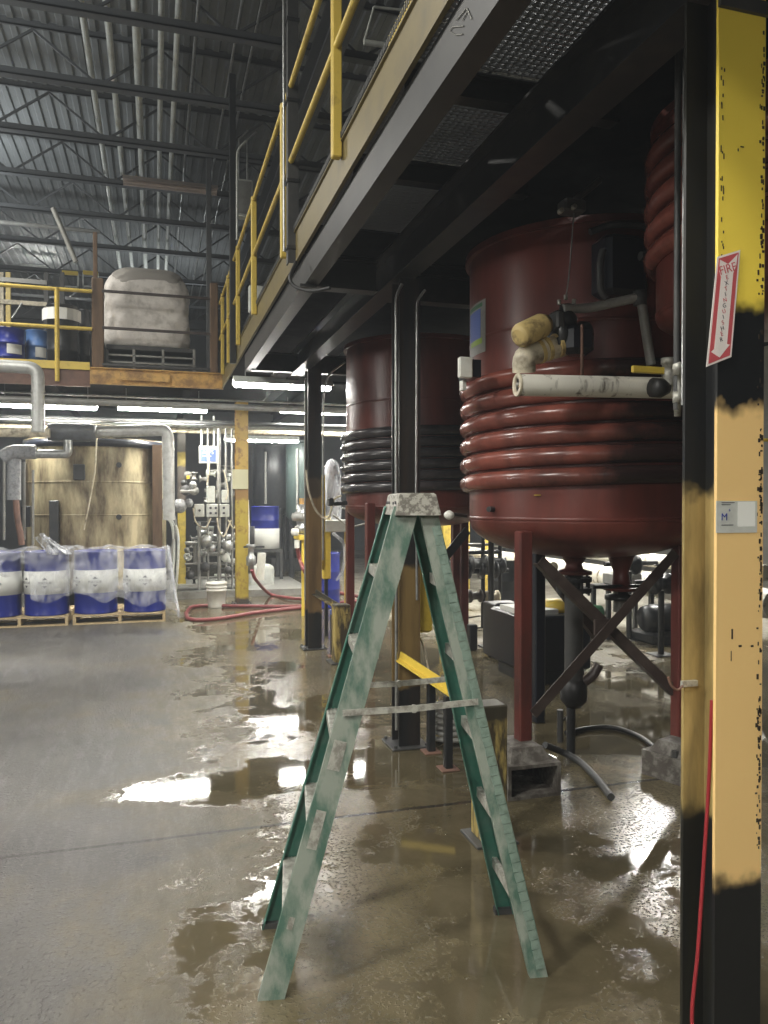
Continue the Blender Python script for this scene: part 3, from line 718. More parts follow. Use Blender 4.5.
curved_patch(T1, .785, A0 + .08, A1 - .05, 2.74, 2.775, .007, .001).build('green_mark', M['limeink'], nb)
curved_patch(T1, .785, A0 + .03, A1 - .05, 2.98, 3.005, .0055, .001).build('green_mark', M['green'], nb)
sb = thing('switch_box', (1.95, 4.35, 2.6), 'pale square box bracketed to the left side of the big tank', 'box')
a, c = at(458, 378, 4.30), at(471, 358, 4.30)
MB().bev(a.x, c.x, 4.27, 4.31, a.z, c.z, .006).build('box_face', M['whiteplast'], sb)
MB().box(c.x - .01, c.x + .06, 4.285, 4.47, a.z + .01, c.z - .01).build('box_body', M['deepblack'], sb)
MB().box(c.x - .005, c.x + .02, 4.42, 4.47, 2.40, a.z + .015).build('bracket', M['whiteplast'], sb)

# pedestals
def pedestal(x, y, w, d, h, label, rz=0.0):
    t = thing('machine_foot', (x, y, 0), label, 'tank foot', 'cast feet under the big tank', rz)
    def T(b):
        Mz = WM[t.name]; b.v = [Mz @ p for p in b.v]; return b
    b = MB(); th = .02
    b.box(-w/2, w/2, -d/2, d/2, 0, th); b.box(-w/2, w/2, -d/2, d/2, h - th, h)
    b.box(-w/2, -w/2 + th, -d/2, d/2, th, h - th); b.box(w/2 - th, w/2, -d/2, d/2, th, h - th); b.box(-w/2 + th, w/2 - th, d/2 - th, d/2, th, h - th)
    T(b).build('box_frame', M['concrete_block'], t)
    b = MB(); b.add([(-w*.4, -d*.4, h), (w*.4, -d*.4, h), (w*.4, d*.4, h), (-w*.4, d*.4, h), (-w*.28, -d*.28, h + .07), (w*.28, -d*.28, h + .07), (w*.28, d*.28, h + .07), (-w*.28, d*.28, h + .07)], [(0, 3, 2, 1), (4, 5, 6, 7), (0, 1, 5, 4), (1, 2, 6, 5), (2, 3, 7, 6), (3, 0, 4, 7)])
    T(b).build('cap_block', M['concrete_block'], t)
    b = MB()
    for sx in (-1, 1): b.cyl((sx * w * .4, -d * .1, h), .02, .04, seg=6)
    T(b).build('anchor_bolts', M['darksteel'], t)
    return t
q = fl(537, 800); pedestal(q.x, 3.97 + .22, .335, .44, .195, 'open-fronted box foot under the nearest red tank leg')
pedestal(LB.x - .12, 4.02, .26, .36, .155, 'rough slanted foot under the right tank leg, by the column', .35)
q = fl(560, 742)
o = MB().tube([(q.x, q.y, 0), (q.x, q.y, .23)], .022, 10).build('stub_post', M['darksteel']); tag(o, 'short dark stub post beside the nearest tank foot', 'post')
# motor / pump group behind the first pedestal
# hoses lying under the tank
def hose(pts, r, label, m, name='hose', n=8):
    o = MB().tube(smooth_path(pts, n), r, 10).build(name, m); return tag(o, label, 'hose')
hose([fl(545, 745, .14), fl(562, 752, .06), fl(580, 762, .03), fl(598, 780, .03), fl(611, 797, .03)], .022, 'dark wet hose trailing from the nearest tank foot', M['darksteel'])
hose([fl(566, 733, .02), fl(590, 728, .02), fl(615, 728, .02), fl(640, 737, .02), fl(655, 748, .02)], .018, 'thin dark hose crossing the floor between the tank feet', M['blackrub'])
hose([fl(563, 720, .03), fl(572, 712, .15), at(571, 690, 5.0), at(571, 668, 5.0)], .012, 'black hose hanging from the drain pipe under the tank', M['blackrub'])

# ---------------------------------------------------------------- drive and piping on the front of the tank
va = thing('valve_assembly', at(565, 345, 3.80), 'black valve with cream lagged pipe ends on the front of the red tank', 'valve')
Yv = 4.0
MB().lathe([(0, 0), (.040, 0), (.040, 0), (.058, .012), (.058, .012), (.066, .03), (.066, .19), (.066, .19), (.05, .23), (.0, .23)], at(518, 337, 3.67), axis=tuple((at(557, 318, 3.76) - at(518, 337, 3.67)).normalized()), seg=20).build('lagged_stub', M['tan_ins'], va)
MB().tube(pipe_path([at(524, 372, 3.76), at(524, 356, 3.74), at(545, 350, 3.76), at(575, 342, 3.78)], .09), .062, 16).build('lagged_elbow', M['cream'], va)
b = MB()
for u in (538, 545, 556): 
    p0 = at(u, 352 - (u - 538) * .35, 3.75); p1 = at(u + 3, 351 - (u - 538) * .35, 3.75); b.tube([p0, p1], .066, 16)
b.build('lagging_band', M['tan_ins'], va)
b = MB(); p0 = at(566, 336, 3.76)
b.lathe([(0, 0), (.085, 0), (.085, .04), (.085, .04), (.06, .06), (.06, .14), (.085, .16), (.085, .2), (.085, .2), (0, .2)], p0 - Vector((.08, 0, 0)), axis='x', seg=18)
b.lathe([(0, 0), (.055, 0), (.06, .05), (.04, .08), (.035, .12), (0, .12)], p0 + Vector((0, 0, .05)), seg=14)
b.build('valve_body', M['black'], va)
MB().bev(p0.x - .04, p0.x + .13, 3.66, 3.79, p0.z - .11, p0.z + .05, .03).build('actuator', M['deepblack'], va)
MB().bev(p0.x - .10, p0.x - .05, 3.68, 3.78, p0.z + .02, p0.z + .12, .01).build('flange_plate', M['darksteel'], va)
b = MB()
for dx, dz in ((-.06, .16), (-.02, .19), (.03, .17)): b.cyl(p0 + Vector((dx, -.03, dz)), .012, .025, seg=6)
b.build('bolts', M['alu'], va)
o = MB().tube(smooth_path([at(566, 296, 3.76), at(569, 275, 3.76), at(573, 225, 3.76), at(575, 205, 3.76)]), .004, 6).build('pull_chain', M['galv']); tag(o, 'thin pull chain hanging down to the black valve', 'chain')
pr = thing('pipe_run', at(600, 305, 3.76), 'grey pipe bending down from the valve towards the yellow handle', 'pipe')
MB().tube(pipe_path([at(563, 309, 3.74), at(590, 308, 3.74), at(640, 297, 3.67), at(642, 305, 3.67), at(651, 365, 3.67)], .04), .026, 12).build('pipe', M['greypipe'], pr)
q = at(640, 298, 3.67); MB().lathe([(0, -.04), (.036, -.04), (.036, .0), (.036, .04), (0, .04)], q, seg=12).build('elbow_fitting', M['darksteel'], pr)
o = MB().tube([at(519, 385, 3.50), at(712, 389, 3.40)], .055, 20).build('pipe_jacket', M['white_streak'])
wp = thing('white_pipe', at(519, 385, 3.50), 'long white jacketed pipe with dark streaks across the red tank', 'pipe')
o.parent = wp; o.matrix_parent_inverse = WM[wp.name].inverted()
p0 = at(519, 385, 3.50); ax = (at(519, 385, 3.50) - at(712, 389, 3.40)).normalized()
MB().lathe([(.038, 0), (.056, 0), (.059, .006), (.056, .014), (.056, .014), (.038, .014), (.036, .002)], p0, axis=tuple(ax), seg=20).build('end_ring', M['cream'], wp)
MB().lathe([(0, .001), (.037, .001)], p0, axis=tuple(ax), seg=20).build('end_recess', M['deepblack'], wp)
MB().lathe([(0, .0), (.012, .0), (.012, .014), (0, .014)], p0, axis=tuple(ax), seg=12).build('end_bolt', M['alu'], wp)
o = MB().tube([at(582, 325, 3.62), at(582, 372, 3.60), at(582, 378, 3.75)], .008, 8).build('hanger_rod', M['rustred']); tag(o, 'thin rusty hanger rod down to the white pipe', 'rod')
vh = thing('ball_valve', at(665, 375, 3.55), 'ball valve with yellow lever at the end of the white pipe', 'valve')
MB().bev(at(632, 370, 3.33).x, at(665, 370, 3.33).x, 3.32, 3.34, at(640, 373, 3.33).z, at(640, 366, 3.33).z, .004).build('lever', M['yellow_clean'], vh)
q = at(668, 372, 3.33); MB().lathe([(0, -.07), (.035, -.07), (.035, -.04), (.028, -.04), (.032, 0), (.028, .04), (.035, .04), (.035, .07), (0, .07)], q, seg=12).build('valve_body', M['alu'], vh)
MB().lathe([(0, -.05), (.05, -.05), (.05, .0), (.03, .04), (0, .04)], at(661, 388, 3.33), axis='x', seg=12).build('valve_union', M['blackrub'], vh)
q = at(675, 400, 2.42)
o = MB().lathe([(0, -.06), (.012, -.06), (.014, -.01), (.017, -.01), (.017, .03), (.014, .03), (.014, .09), (.018, .09), (.018, .13), (.012, .14), (0, .14)], at(677.5, 400, 2.42), seg=12).build('pipe_coupling', M['alu']); tag(o, 'threaded couplings at the foot of the dark upright pipe', 'fitting')
ag = thing('agitator_drive', at(612, 262, 3.84), 'black agitator drive housing in shadow on the red tank', 'motor')
a, c = at(600, 296, 3.88), at(642, 240, 3.88)
MB().bev(a.x, c.x, 3.80, 4.0, a.z, c.z, .03).build('housing', M['deepblack'], ag)
MB().tube(pipe_path([at(603, 250, 3.76), at(600, 262, 3.76), at(600, 290, 3.76), at(606, 298, 3.76)], .03), .02, 10).build('drive_guard', M['darksteel'], ag)
MB().cyl(at(640, 256, 3.76), .025, .1, 'x', 12).build('shaft_end', M['darksteel'], ag)
o = MB().tube(smooth_path([at(590, 232, 3.88), at(612, 225, 3.86), at(640, 226, 3.84), at(650, 230, 3.84)]), .02, 8).build('curved_cable', M['darksteel']); tag(o, 'dark curved pipe arching over the agitator drive', 'pipe')
hk = thing('beam_trolley', at(570, 200, 3.76), 'small dark fittings hanging under the platform above the red tank', 'fitting')
MB().bev(at(562, 210, 3.76).x, at(583, 210, 3.76).x, 3.72, 3.82, at(570, 213, 3.76).z, at(570, 200, 3.76).z, .01).build('fitting_body', M['darksteel'], hk)
MB().tube([at(565, 208, 3.76), at(600, 180, 3.76)], .018, 8).build('fitting_arm', M['darksteel'], hk)
for u, v in ((562, 210), (575, 206)): MB().cyl(at(u, v, 3.70), .014, .03, 'y', 10).build('fitting_knob', M['alu'], hk)
q = at(607, 4, 3.0); o = MB().bev(q.x - .07, q.x + .07, 2.95, 3.05, q.z - .03, q.z + .05, .01).build('junction_box', M['pale']); tag(o, 'pale junction box under the platform at the top edge', 'junction box')

# ---------------------------------------------------------------- ladder
la = thing('step_ladder', (.882, 2.76, 0), 'green paint-splashed step ladder standing open on the wet floor', 'ladder', rz=R(-9.6))
LM = WM[la.name]
def LL(b): b.v = [LM @ p for p in b.v]; return b
HT = 1.668; SH = .045; S = .475; WB = .235; WT = .150
def rail_pt(front, near, f):   # f: 0 foot, 1 top. local x = spread, y = width (near is -y)
    sx = -1 if front else 1; sy = -1 if near else 1
    wb = WB if front else WB * .96; wt = WT if front else WT * .92
    return Vector((sx * (S + (.043 - S) * f) + SH * f, sy * (wb + (wt - wb) * f), HT * f))
def channel(w, d, t, s):
    # C profile: web at side s (outer), flanges turned inward; (a: across = spread direction, b: ladder width direction)
    return [(-w/2, 0), (w/2, 0), (w/2, -s * d), (w/2 - t, -s * d), (w/2 - t, -s * t), (-w/2 + t, -s * t), (-w/2 + t, -s * d), (-w/2, -s * d)]
for front in (True, False):
    for near in (True, False):
        p0, p1 = rail_pt(front, near, 0), rail_pt(front, near, 1)
        d = (p1 - p0).normalized(); sy = -1 if near else 1
        w = .088 if front else .064
        prof = channel(w, .030, .004, 1)
        side = Vector((1, 0, 0)); side = (side - d * side.dot(d)).normalized()
        outw = Vector((0, sy, 0)); outw = (outw - d * outw.dot(d) - side * outw.dot(side)).normalized()
        vs = [p0 + side * a + outw * bb for a, bb in prof] + [p1 + side * a + outw * bb for a, bb in prof]; n = len(prof)
        # cut the foot level with the floor
        for k in range(n):
            q = vs[k]; q -= d * (q.z / d.z); vs[k] = q
            q = vs[n + k]; q += d * ((HT + .02 - q.z) / d.z); vs[n + k] = q
        b = MB().add(vs, [(i, (i + 1) % n, n + (i + 1) % n, n + i) for i in range(n)] + [tuple(reversed(range(n))), tuple(range(n, 2 * n))])
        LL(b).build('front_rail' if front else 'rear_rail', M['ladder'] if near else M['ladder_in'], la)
        if near: continue
        q = rail_pt(front, near, .012); ww = w / 2 + .002
        b = MB().box(q.x - ww - .006, q.x + ww - .002, q.y - .012 if near else q.y - .026, q.y + .026 if near else q.y + .012, 0, .022)
        LL(b).build('foot', M['darksteel'] if not near else M['ladder_in'], la)
for i, f in enumerate((.165, .345, .525, .705, .872)):
    a, c = rail_pt(True, True, f), rail_pt(True, False, f); z = a.z
    b = MB(); y0, y1 = a.y + .004, c.y - .004; x = a.x
    b.box(x - .042, x + .042, y0, y1, z, z + .006); b.box(x - .042, x - .038, y0, y1, z - .028, z); b.box(x + .038, x + .042, y0, y1, z - .028, z)
    for k in range(6): b.box(x - .038 + k * .014, x - .033 + k * .014, y0, y1, z + .006, z + .008)
    LL(b).build('step', M['alu'], la)
for i, f in enumerate((.13, .31, .49, .67, .84)):
    a, c = rail_pt(False, True, f), rail_pt(False, False, f)
    b = MB().box(a.x - .006, a.x + .006, a.y + .003, c.y - .003, a.z - .018, a.z + .018); b.box(a.x - .006, a.x + .014, a.y + .003, c.y - .003, a.z + .018, a.z + .021)
    LL(b).build('rear_brace', M['alu'], la)
    b = MB().bar((a.x - .028, a.y - .004, a.z - .02), (a.x + .028, a.y - .004, a.z + .012), .022, .003, up=(0, 1, 0)); 
# crimped metal edge guard on the near rear rail
p0, p1 = rail_pt(False, True, .02), rail_pt(False, True, .97); b = MB(); n = 46
for k in range(n):
    q = p0.lerp(p1, k / n); q2 = p0.lerp(p1, (k + .93) / n)
    b.bar((q.x + .012 + .002 * (k % 2), q.y - .003, q.z), (q2.x + .016 - .003 * (k % 2), q2.y - .003, q2.z), .030, .003, up=(0, 1, 0))
LL(b).build('crimped_edge_guard', M['guard'], la)
# spreader bars
for near in (True, False):
    f = .585
    a = rail_pt(True, near, f); c = rail_pt(False, near, f); s = -1 if near else 1
    y = a.y + s * .009; yc = c.y + s * .009
    m_ = Vector(((a.x + c.x) / 2, (y + yc) / 2, a.z - .004))
    b = MB().bar((a.x - .03, y, a.z - .01), m_, .022, .006, up=(0, 1, 0)); b.bar(m_, (c.x + .012, yc, a.z + .012), .022, .006, up=(0, 1, 0)); b.cyl(m_ + Vector((0, -.008, 0)), .014, .014, 'y', 10)
    LL(b).build('spreader_bar', M['alu'], la)
# top cap: tapered channel
b = MB(); z0, z1 = HT - .012, HT + .068
xb, xt, yb, yt = .082, .066, .178, .165
b.add([(-xb, -yb, z0), (xb, -yb, z0), (xb, yb, z0), (-xb, yb, z0), (-xt, -yt, z1 - .006), (xt, -yt, z1 - .006), (xt, yt, z1 - .006), (-xt, yt, z1 - .006), (-xt + .008, -yt + .008, z1), (xt - .008, -yt + .008, z1), (xt - .008, yt - .008, z1), (-xt + .008, yt - .008, z1)],
      [(0, 1, 5, 4), (1, 2, 6, 5), (2, 3, 7, 6), (3, 0, 4, 7), (4, 5, 9, 8), (5, 6, 10, 9), (6, 7, 11, 10), (7, 4, 8, 11), (8, 9, 10, 11)])
b.add([(-xb + .004, -yb + .004, z0 + .03), (xb - .004, -yb + .004, z0 + .03), (xb - .004, yb - .004, z0 + .03), (-xb + .004, yb - .004, z0 + .03)], [(3, 2, 1, 0)])
for q in b.v: q.x += SH
cap = LL(b).build('top_cap', M['alucap'], la)
b = MB()
for yy, zz in ((-.12, .045), (-.06, .043), (.06, .045), (.12, .045)): b.cyl((SH - .0735 , yy, z0 + zz), .006, -.004, 'x', 10)
LL(b).build('rivets', M['darkink'], cap)
# paint patches on near rail
for f, w, h in ((.30, .035, .13), (.46, .045, .10), (.14, .02, .04)):
    b = MB(); q = rail_pt(True, True, f); b.bar((q.x - .005, q.y - .0016, q.z), (q.x - .005 + h * .28, q.y - .0016 + h * .05, q.z + h), w, .0012, up=(0, 1, 0)); LL(b).build('tape_patch', M['alu'], la)

# ---------------------------------------------------------------- posts and guards near the ladder
def bollard(u, v, w, h, label, m, plate=True):
    q = fl(u, v); t = thing('guard_post', q, label, 'bollard')
    MB().bev(q.x - w/2, q.x + w/2, q.y - w/2, q.y + w/2, 0.01, h, .008).build('post', m, t)
    if plate: MB().bev(q.x - w*.8, q.x + w*.8, q.y - w*.8, q.y + w*.8, 0, .014, .003).build('base_plate', M['darksteel'], t)
    return t, q
b1, q1 = bollard(489, 838, .140, .69, 'square yellow guard post standing just right of the ladder', M['bollard'])
q = fl(336, 640)
b2, q2 = bollard(341, 662, .17, .62, 'worn yellow-brown guard post left of the ladder, by the second column', M['bollard'])
gr = thing('guard_rail', (1.9, 8.3, .6), 'short yellow angle rail from the second black column to a post', 'guard rail')
MB().prism([(-.025, -.03), (.025, -.03), (.025, -.02), (-.015, -.02), (-.015, .03), (-.025, .03)], at(314, 592, 8.72), at(347, 612, q2.y - .1)).build('angle_bar', M['bollard'], gr)
gr = thing('guard_rail', (1.7, 4.8, .6), 'yellow angle rail running right from the column behind the ladder', 'guard rail')
ga, gb = at(398, 656, 5.03), at(453, 692, 4.52)
MB().prism([(-.025, -.03), (.025, -.03), (.025, -.02), (-.015, -.02), (-.015, .03), (-.025, .03)], ga, gb).build('angle_bar', M['yellow_clean'], gr)
for (u, v, top, lb) in ((431, 752, .52, 'thin black post under the yellow angle rail, left one'), (448, 769, .47, 'thin black post under the yellow angle rail, right one'), (333, 656, .5, 'thin black post beside the worn post by the second column')):
    q = fl(u, v); t = thing('thin_post', q, lb, 'post')
    MB().bev(q.x - .025, q.x + .025, q.y - .025, q.y + .025, 0.008, top, .004).build('post', M['black'], t)
    MB().bev(q.x - .06, q.x + .06, q.y - .06, q.y + .06, 0, .01, .003).build('base_plate', M['rustred'], t)
    if u != 448: MB().bev(q.x - .027, q.x + .027, q.y - .027, q.y + .027, top - .04, top + .02, .004).build('post_collar', M['signblue'], t)
yb = thing('yellow_guard_panel', at(425, 600, 5.3), 'tall narrow yellow panel behind the ladder', 'panel')
a, c = at(416, 632, 5.25), at(431, 560, 5.25)
MB().bev(a.x, c.x, 5.2, 5.26, a.z, c.z, .015).build('panel', M['yellow_clean'], yb)
MB().tube(pipe_path([at(417, 570, 5.15), at(415, 630, 5.15), at(424, 645, 5.15), at(432, 690, 5.0), at(431, 740, 5.0)], .06), .008, 6).build('cable', M['cream'], yb)
# coiled corrugated hose on the floor behind
hc = thing('coiled_hose', fl(452, 735), 'grey hose coiled in a low stack behind the thin black posts', 'hose')
q = fl(455, 742); pts = []
for i in range(0, 140): a = i / 24 * 2 * PI; pts.append((q.x + .17 * math.cos(a), q.y + .15 * math.sin(a), .03 + i * .0017))
MB().tube(pts, .018, 8).build('coil', M['greypipe'], hc)
q = fl(487, 790)

# ---------------------------------------------------------------- drums on pallets
def make_drum(p, label, group, lid=True, m='blue', band='label'):
    t = thing('steel_drum', p, label, 'drum', group); x, y, z = p; r = .292
    prof = [(0, 0), (r, 0), (r + .006, .008), (r, .02), (r, .28), (r + .009, .295), (r, .31), (r, .57), (r + .009, .585), (r, .60), (r, .865), (r + .006, .875), (r, .885), (r - .015, .885), (r - .02, .86), (0, .86)]
    MB().lathe(prof, (x, y, z), seg=36).build('drum_body', M[m], t)
    if band:
        MB().lathe([(r + .010, .30), (r + .011, .30), (r + .011, .62), (r + .010, .62)], (x, y, z), seg=36).build('label_band', M['label'], t)
        for da in (0, .95):
            ang = R(-90) + .02 - da; n = Vector((math.cos(ang), math.sin(ang), 0)); ex_ = Vector((-math.sin(ang), math.cos(ang), 0))
            o_ = Vector((x, y, z)) + n * (r + .0125)
            text('lettering', 'POLYLUB', .042, frame(o_ + Vector((0, 0, .46)), ex_, n), M['darkink'], t)
            b = MB()
            for s in (1, -1):
                zz = z + .46 + s * .045
                b.add([o_ + ex_ * -.035 + Vector((0, 0, .46 + s * .04)), o_ + ex_ * .035 + Vector((0, 0, .46 + s * .04)), o_ + Vector((0, 0, .46 + s * .075))], [(0, 1, 2)])
            b.build('label_mark', M['darkink'], t)
    b = MB(); b.cyl((x + .17, y - .08, z + .86), .03, .012, seg=12); b.cyl((x - .18, y + .05, z + .86), .015, .01, seg=10); b.build('bung', M['alu'], t)
    return t
dx = [-1.38 - .66, -1.38, -.755, -.115]
dx = [at(u, 600, 11.75).x for u in (-2, 47, 96, 145)]
dl = ['blue drum with white band, leftmost, cut by the photo edge', 'blue drum with white band, second from the left on the pallets', 'blue drum with white band, third from the left on the pallets', 'blue drum with white band, rightmost on the pallets']
d0 = make_drum((dx[0], 11.78, .135), dl[0], 'blue drums on the pallets')
for x, lb in zip(dx[1:], dl[1:]): dup(d0, (x, 11.78, .135), lb)
def make_pallet(x, y, label):
    t = thing('wooden_pallet', (x, y, 0), label, 'pallet', 'pallets under the blue drums')
    w = 1.24
    for k in range(7): 
        yy = y - .55 + k * .175; MB().box(x - w/2, x + w/2, yy, yy + .10, .115, .133).build('deck_board', M['wood'], t)
    for s in (-1, 0, 1): MB().box(x + s * (w/2 - .02) - .02, x + s * (w/2 - .02) + .02, y - .55, y + .6, .02, .115).build('stringer', M['wood'], t)
    for k in range(3):
        yy = y - .55 + k * .5; MB().box(x - w/2, x + w/2, yy, yy + .10, 0, .018).build('bottom_board', M['wood'], t)
    return t
pl = make_pallet((dx[2] + dx[3]) / 2, 12.0, 'right pale wooden pallet carrying two blue drums')
dup(pl, ((dx[0] + dx[1]) / 2, 12.0, 0), 'left pale wooden pallet carrying two blue drums')
# plastic sheet
def sheet(name, label, x0, x1, y0, y1, zt, drop, seedv, flare=0.0, skew=None):
    rnd = random.Random(seedv); nx = 34; b = MB(); vs = []; fs = []
    rows = 16
    ph = [rnd.uniform(0, 6) for _ in range(6)]
    for i in range(nx + 1):
        f = i / nx; x = x0 + (x1 - x0) * f
        wob = .03 * math.sin(f * 23 + ph[0]) + .02 * math.sin(f * 51 + ph[1])
        dd = drop(f) + .05 * math.sin(f * 17 + ph[2])
        for j in range(rows + 1):
            g = j / rows
            if g < .35:
                h = g / .35; y = y1 + (y0 - y1) * h; z = zt + .015 * math.sin(x * 31 + y * 19) + .02 * math.sin(x * 13 + ph[3]) + .04 * (1 - h) * 0
            else:
                h = (g - .35) / .65; y = y0 - .03 - .05 * h + wob * (.3 + h) * .8 + .015 * math.sin(h * 19 + x * 9); z = zt - dd * h + .01 * math.sin(x * 21)
            xx = x + (flare * h * max(0, f - .8) * 5 if g >= .35 else 0)
            vs.append((xx, y, z))
    for i in range(nx):
        for j in range(rows): a = i * (rows + 1) + j; fs.append((a, a + rows + 1, a + rows + 2, a + 1))
    b.add(vs, fs, True)
    # side flap on the right
    o = b.build(name, M['film'], None, solid=.002); tag(o, label, 'plastic sheet'); return o
sheet('plastic_sheet', 'clear wrinkled plastic film draped over the two right blue drums', dx[2] - .36, dx[3] + .35, 11.46, 12.1, 1.055, lambda f: .62 + .22 * f + (.08 if f > .9 else 0), 3, .13)
sheet('plastic_sheet', 'clear plastic film over the left blue drums, with a standing tuft', dx[0] - .4, dx[1] + .33, 11.46, 12.1, 1.05, lambda f: .30 + (.38 if f > .62 else 0.0), 9, 0)
b = MB(); vs = []; n = 14
for i in range(n + 1):
    a = i / n
    for j in range(9):
        g = j / 8
        x = dx[1] + .12 + .34 * (a - .3) * (1 - .55 * g) - .16 * g + .03 * math.sin(a * 19 + g * 4); y = 11.40 + .06 * math.sin(a * 13 + g * 3) ; z = .99 + .30 * g * (1 - .5 * abs(a - .45)) 
        vs.append((x, y, z))
b.add(vs, [(i*9+j, (i+1)*9+j, (i+1)*9+j+1, i*9+j+1) for i in range(n) for j in range(8)], True)
o = b.build('plastic_tuft', M['film2'], None, .002); tag(o, 'gathered milky plastic tuft sticking up between the blue drums', 'plastic sheet')
b = MB(); vs = []
for i in range(9):
    for j in range(13):
        g = j / 12; f = i / 8
        vs.append((dx[3] + .33 + .14 * g + .02 * math.sin(f * 9 + g * 7), 11.42 + .7 * f * (1 - .3 * g) + .03 * math.sin(g * 11), 1.05 - 1.0 * g + .03 * math.sin(f * 12)))
b.add(vs, [(i*13+j, (i+1)*13+j, (i+1)*13+j+1, i*13+j+1) for i in range(8) for j in range(12)], True)
o = b.build('plastic_flap', M['film2'], None, .002); tag(o, 'loose plastic flap hanging off the right end of the pallets', 'plastic sheet')

# ---------------------------------------------------------------- stained tank behind the drums
sx = at(98, 500, 14.6).x
stt = thing('stained_tank', (sx, 14.6, 0), 'large round beige tank with brown stains behind the blue drums', 'tank')
prof = [(0, .25), (1.17, .25), (1.17, .3)]
for z in (.9, 1.5, 2.05): prof += [(1.17, z - .012), (1.17, z - .012), (1.178, z - .01), (1.178, z + .01), (1.17, z + .012), (1.17, z + .012)]
prof += [(1.17, 2.62), (1.17, 2.62), (1.20, 2.62), (1.20, 2.78), (1.20, 2.78), (0, 2.84)]
MB().lathe(prof, (sx, 14.6, 0), seg=56).build('cladding', M['stained'], stt)
MB().lathe([(1.205, 2.63), (1.215, 2.63), (1.215, 2.76), (1.205, 2.76)], (sx, 14.6, 0), seg=56).build('rim_band', M['deepblack'], stt)
for k in range(4):
    a = PI/4 + k * PI/2; MB().bev(sx + .8*math.cos(a) - .06, sx + .8*math.cos(a) + .06, 14.6 + .8*math.sin(a) - .06, 14.6 + .8*math.sin(a) + .06, 0, .26, .01).build('leg', M['darksteel'], stt)
q = at(79, 472, 13.4); MB().bev(q.x - .09, q.x + .09, 13.40, 13.5, q.z - .13, q.z + .13, .01).build('gauge_box', M['fardark'], stt)
for u, v in ((119, 465), (119, 517)): MB().cyl(at(u, v, 13.46), .045, -.05, 'y', 14).build('port', M['fardark'], stt)
q = at(54, 522, 13.5); MB().bev(q.x - .07, q.x + .07, 13.45, 13.6, .4, q.z + .35, .01).build('drain_box', M['fardark'], stt)
a = at(162, 480, 13.9); MB().box(a.x - .16, a.x, 13.75, 13.95, .3, 2.7).build('side_panel', M['oldwood'], stt)
MB().tube(smooth_path([at(97, 433, 13.3), at(95, 470, 13.3), at(90, 500, 13.3), at(84, 530, 13.3)]), .012, 6).build('rope', M['cream'], stt)
# ducts
def duct(pts, r, label, m='ductmetal', rb=.14, seams=True, name='duct'):
    P = pipe_path(pts, rb, 6); t = thing(name, P[0], label, 'duct'); MB().tube(P, r, 16).build('duct_pipe', M[m], t)
    if seams:
        b = MB()
        for a, c in zip([Vector(p) for p in pts][:-1], [Vector(p) for p in pts][1:]):
            L = (c - a).length; d = (c - a).normalized(); k = .3
            while k < L - .2: b.tube([a + d * k, a + d * (k + .02)], r + .006, 16); k += .45
        if b.v: b.build('seam_band', M[m], t)
    return t
duct([at(-30, 364, 11.2), at(38, 368, 11.2), at(38, 432, 11.2)], .085, 'shiny silver duct in front of the platform edge, turning down')
duct([at(55, 433, 13.0), at(168, 430, 13.0), at(169, 520, 13.0)], .095, 'silver duct running right above the stained tank then down')
duct([at(-20, 432, 12.6), at(50, 433, 12.6)], .07, 'cream pipe crossing left of the upper silver duct', 'cream', seams=False)
q0, q1_ = at(48, 432, 12.8), at(90, 432, 12.8)
o = MB().lathe([(0, 0), (.13, 0), (.13, .05), (.14, .06), (.14, .6), (.13, .62), (.13, .68), (0, .68)], q0, 'x', 20).build('duct_fan', M['foildark']); tag(o, 'grey wrapped cylinder on the pipe above the stained tank', 'duct')
duct([at(2, 458, 12.7), at(12, 452, 12.7), at(36, 452, 12.7)], .11, 'lumpy grey wrapped pipe end at the far left', 'foil', .06, False)
duct([at(36, 454, 12.7), at(68, 454, 12.7), at(68, 440, 12.7)], .065, 'bright pipe section beside the lumpy grey wrapping', 'galv', .05)
duct([at(14, 456, 12.75), at(14, 500, 12.75)], .10, 'wrapped vertical pipe standing above the left drums', 'foil', .05, False)
duct([at(16, 500, 12.7), at(17, 515, 12.7), at(22, 545, 12.7)], .045, 'rusty pipe going down behind the left blue drums', 'rustred', .05, False)
for i, (u, v0, v1, r, lb) in enumerate(((4, 460, 540, .02, 'thin grey upright pipe leftmost behind the drums'), (24, 462, 540, .025, 'thin pale upright pipe right of the wrapped pipe'), (33, 470, 545, .02, 'thin upright pipe touching the left of the stained tank'))):
    a = at(u, v0, 13.0); c = at(u, v1, 13.0); o = MB().tube([a, c], r, 8).build('upright_pipe', M['greypipe']); tag(o, lb, 'pipe')
o = MB().bev(at(22, 500, 13.2).x, at(31, 500, 13.2).x, 13.1, 13.3, at(25, 527, 13.2).z, at(25, 506, 13.2).z, .01).build('dark_box', M['deepblack']); tag(o, 'small dark box among the pipes at the far left', 'box')
# horizontal pipes high under the back platform
hp = [(392, 12.9, .018, 'galv'), (399, 12.4, .05, 'greypipe'), (421, 13.4, .03, 'galv'), (426, 14.5, .05, 'cream'), (417, 14.2, .04, 'darksteel')]
hn = ['thin bright pipe topmost under the orange beam', 'thick grey pipe just above the hanging lamps', 'bright narrow pipe just below the lamps', 'cream pipe lowest of the horizontal set', 'dark pipe between the lamps and the bright pipe']
for (v, y, r, m), lb in zip(hp, hn):
    o = MB().tube([at(-25, v - 1, y), (4.6, y, at(-25, v - 1, y).z)], r, 10).build('service_pipe', M[m]); tag(o, lb, 'pipe', 'pipes under the back platform')

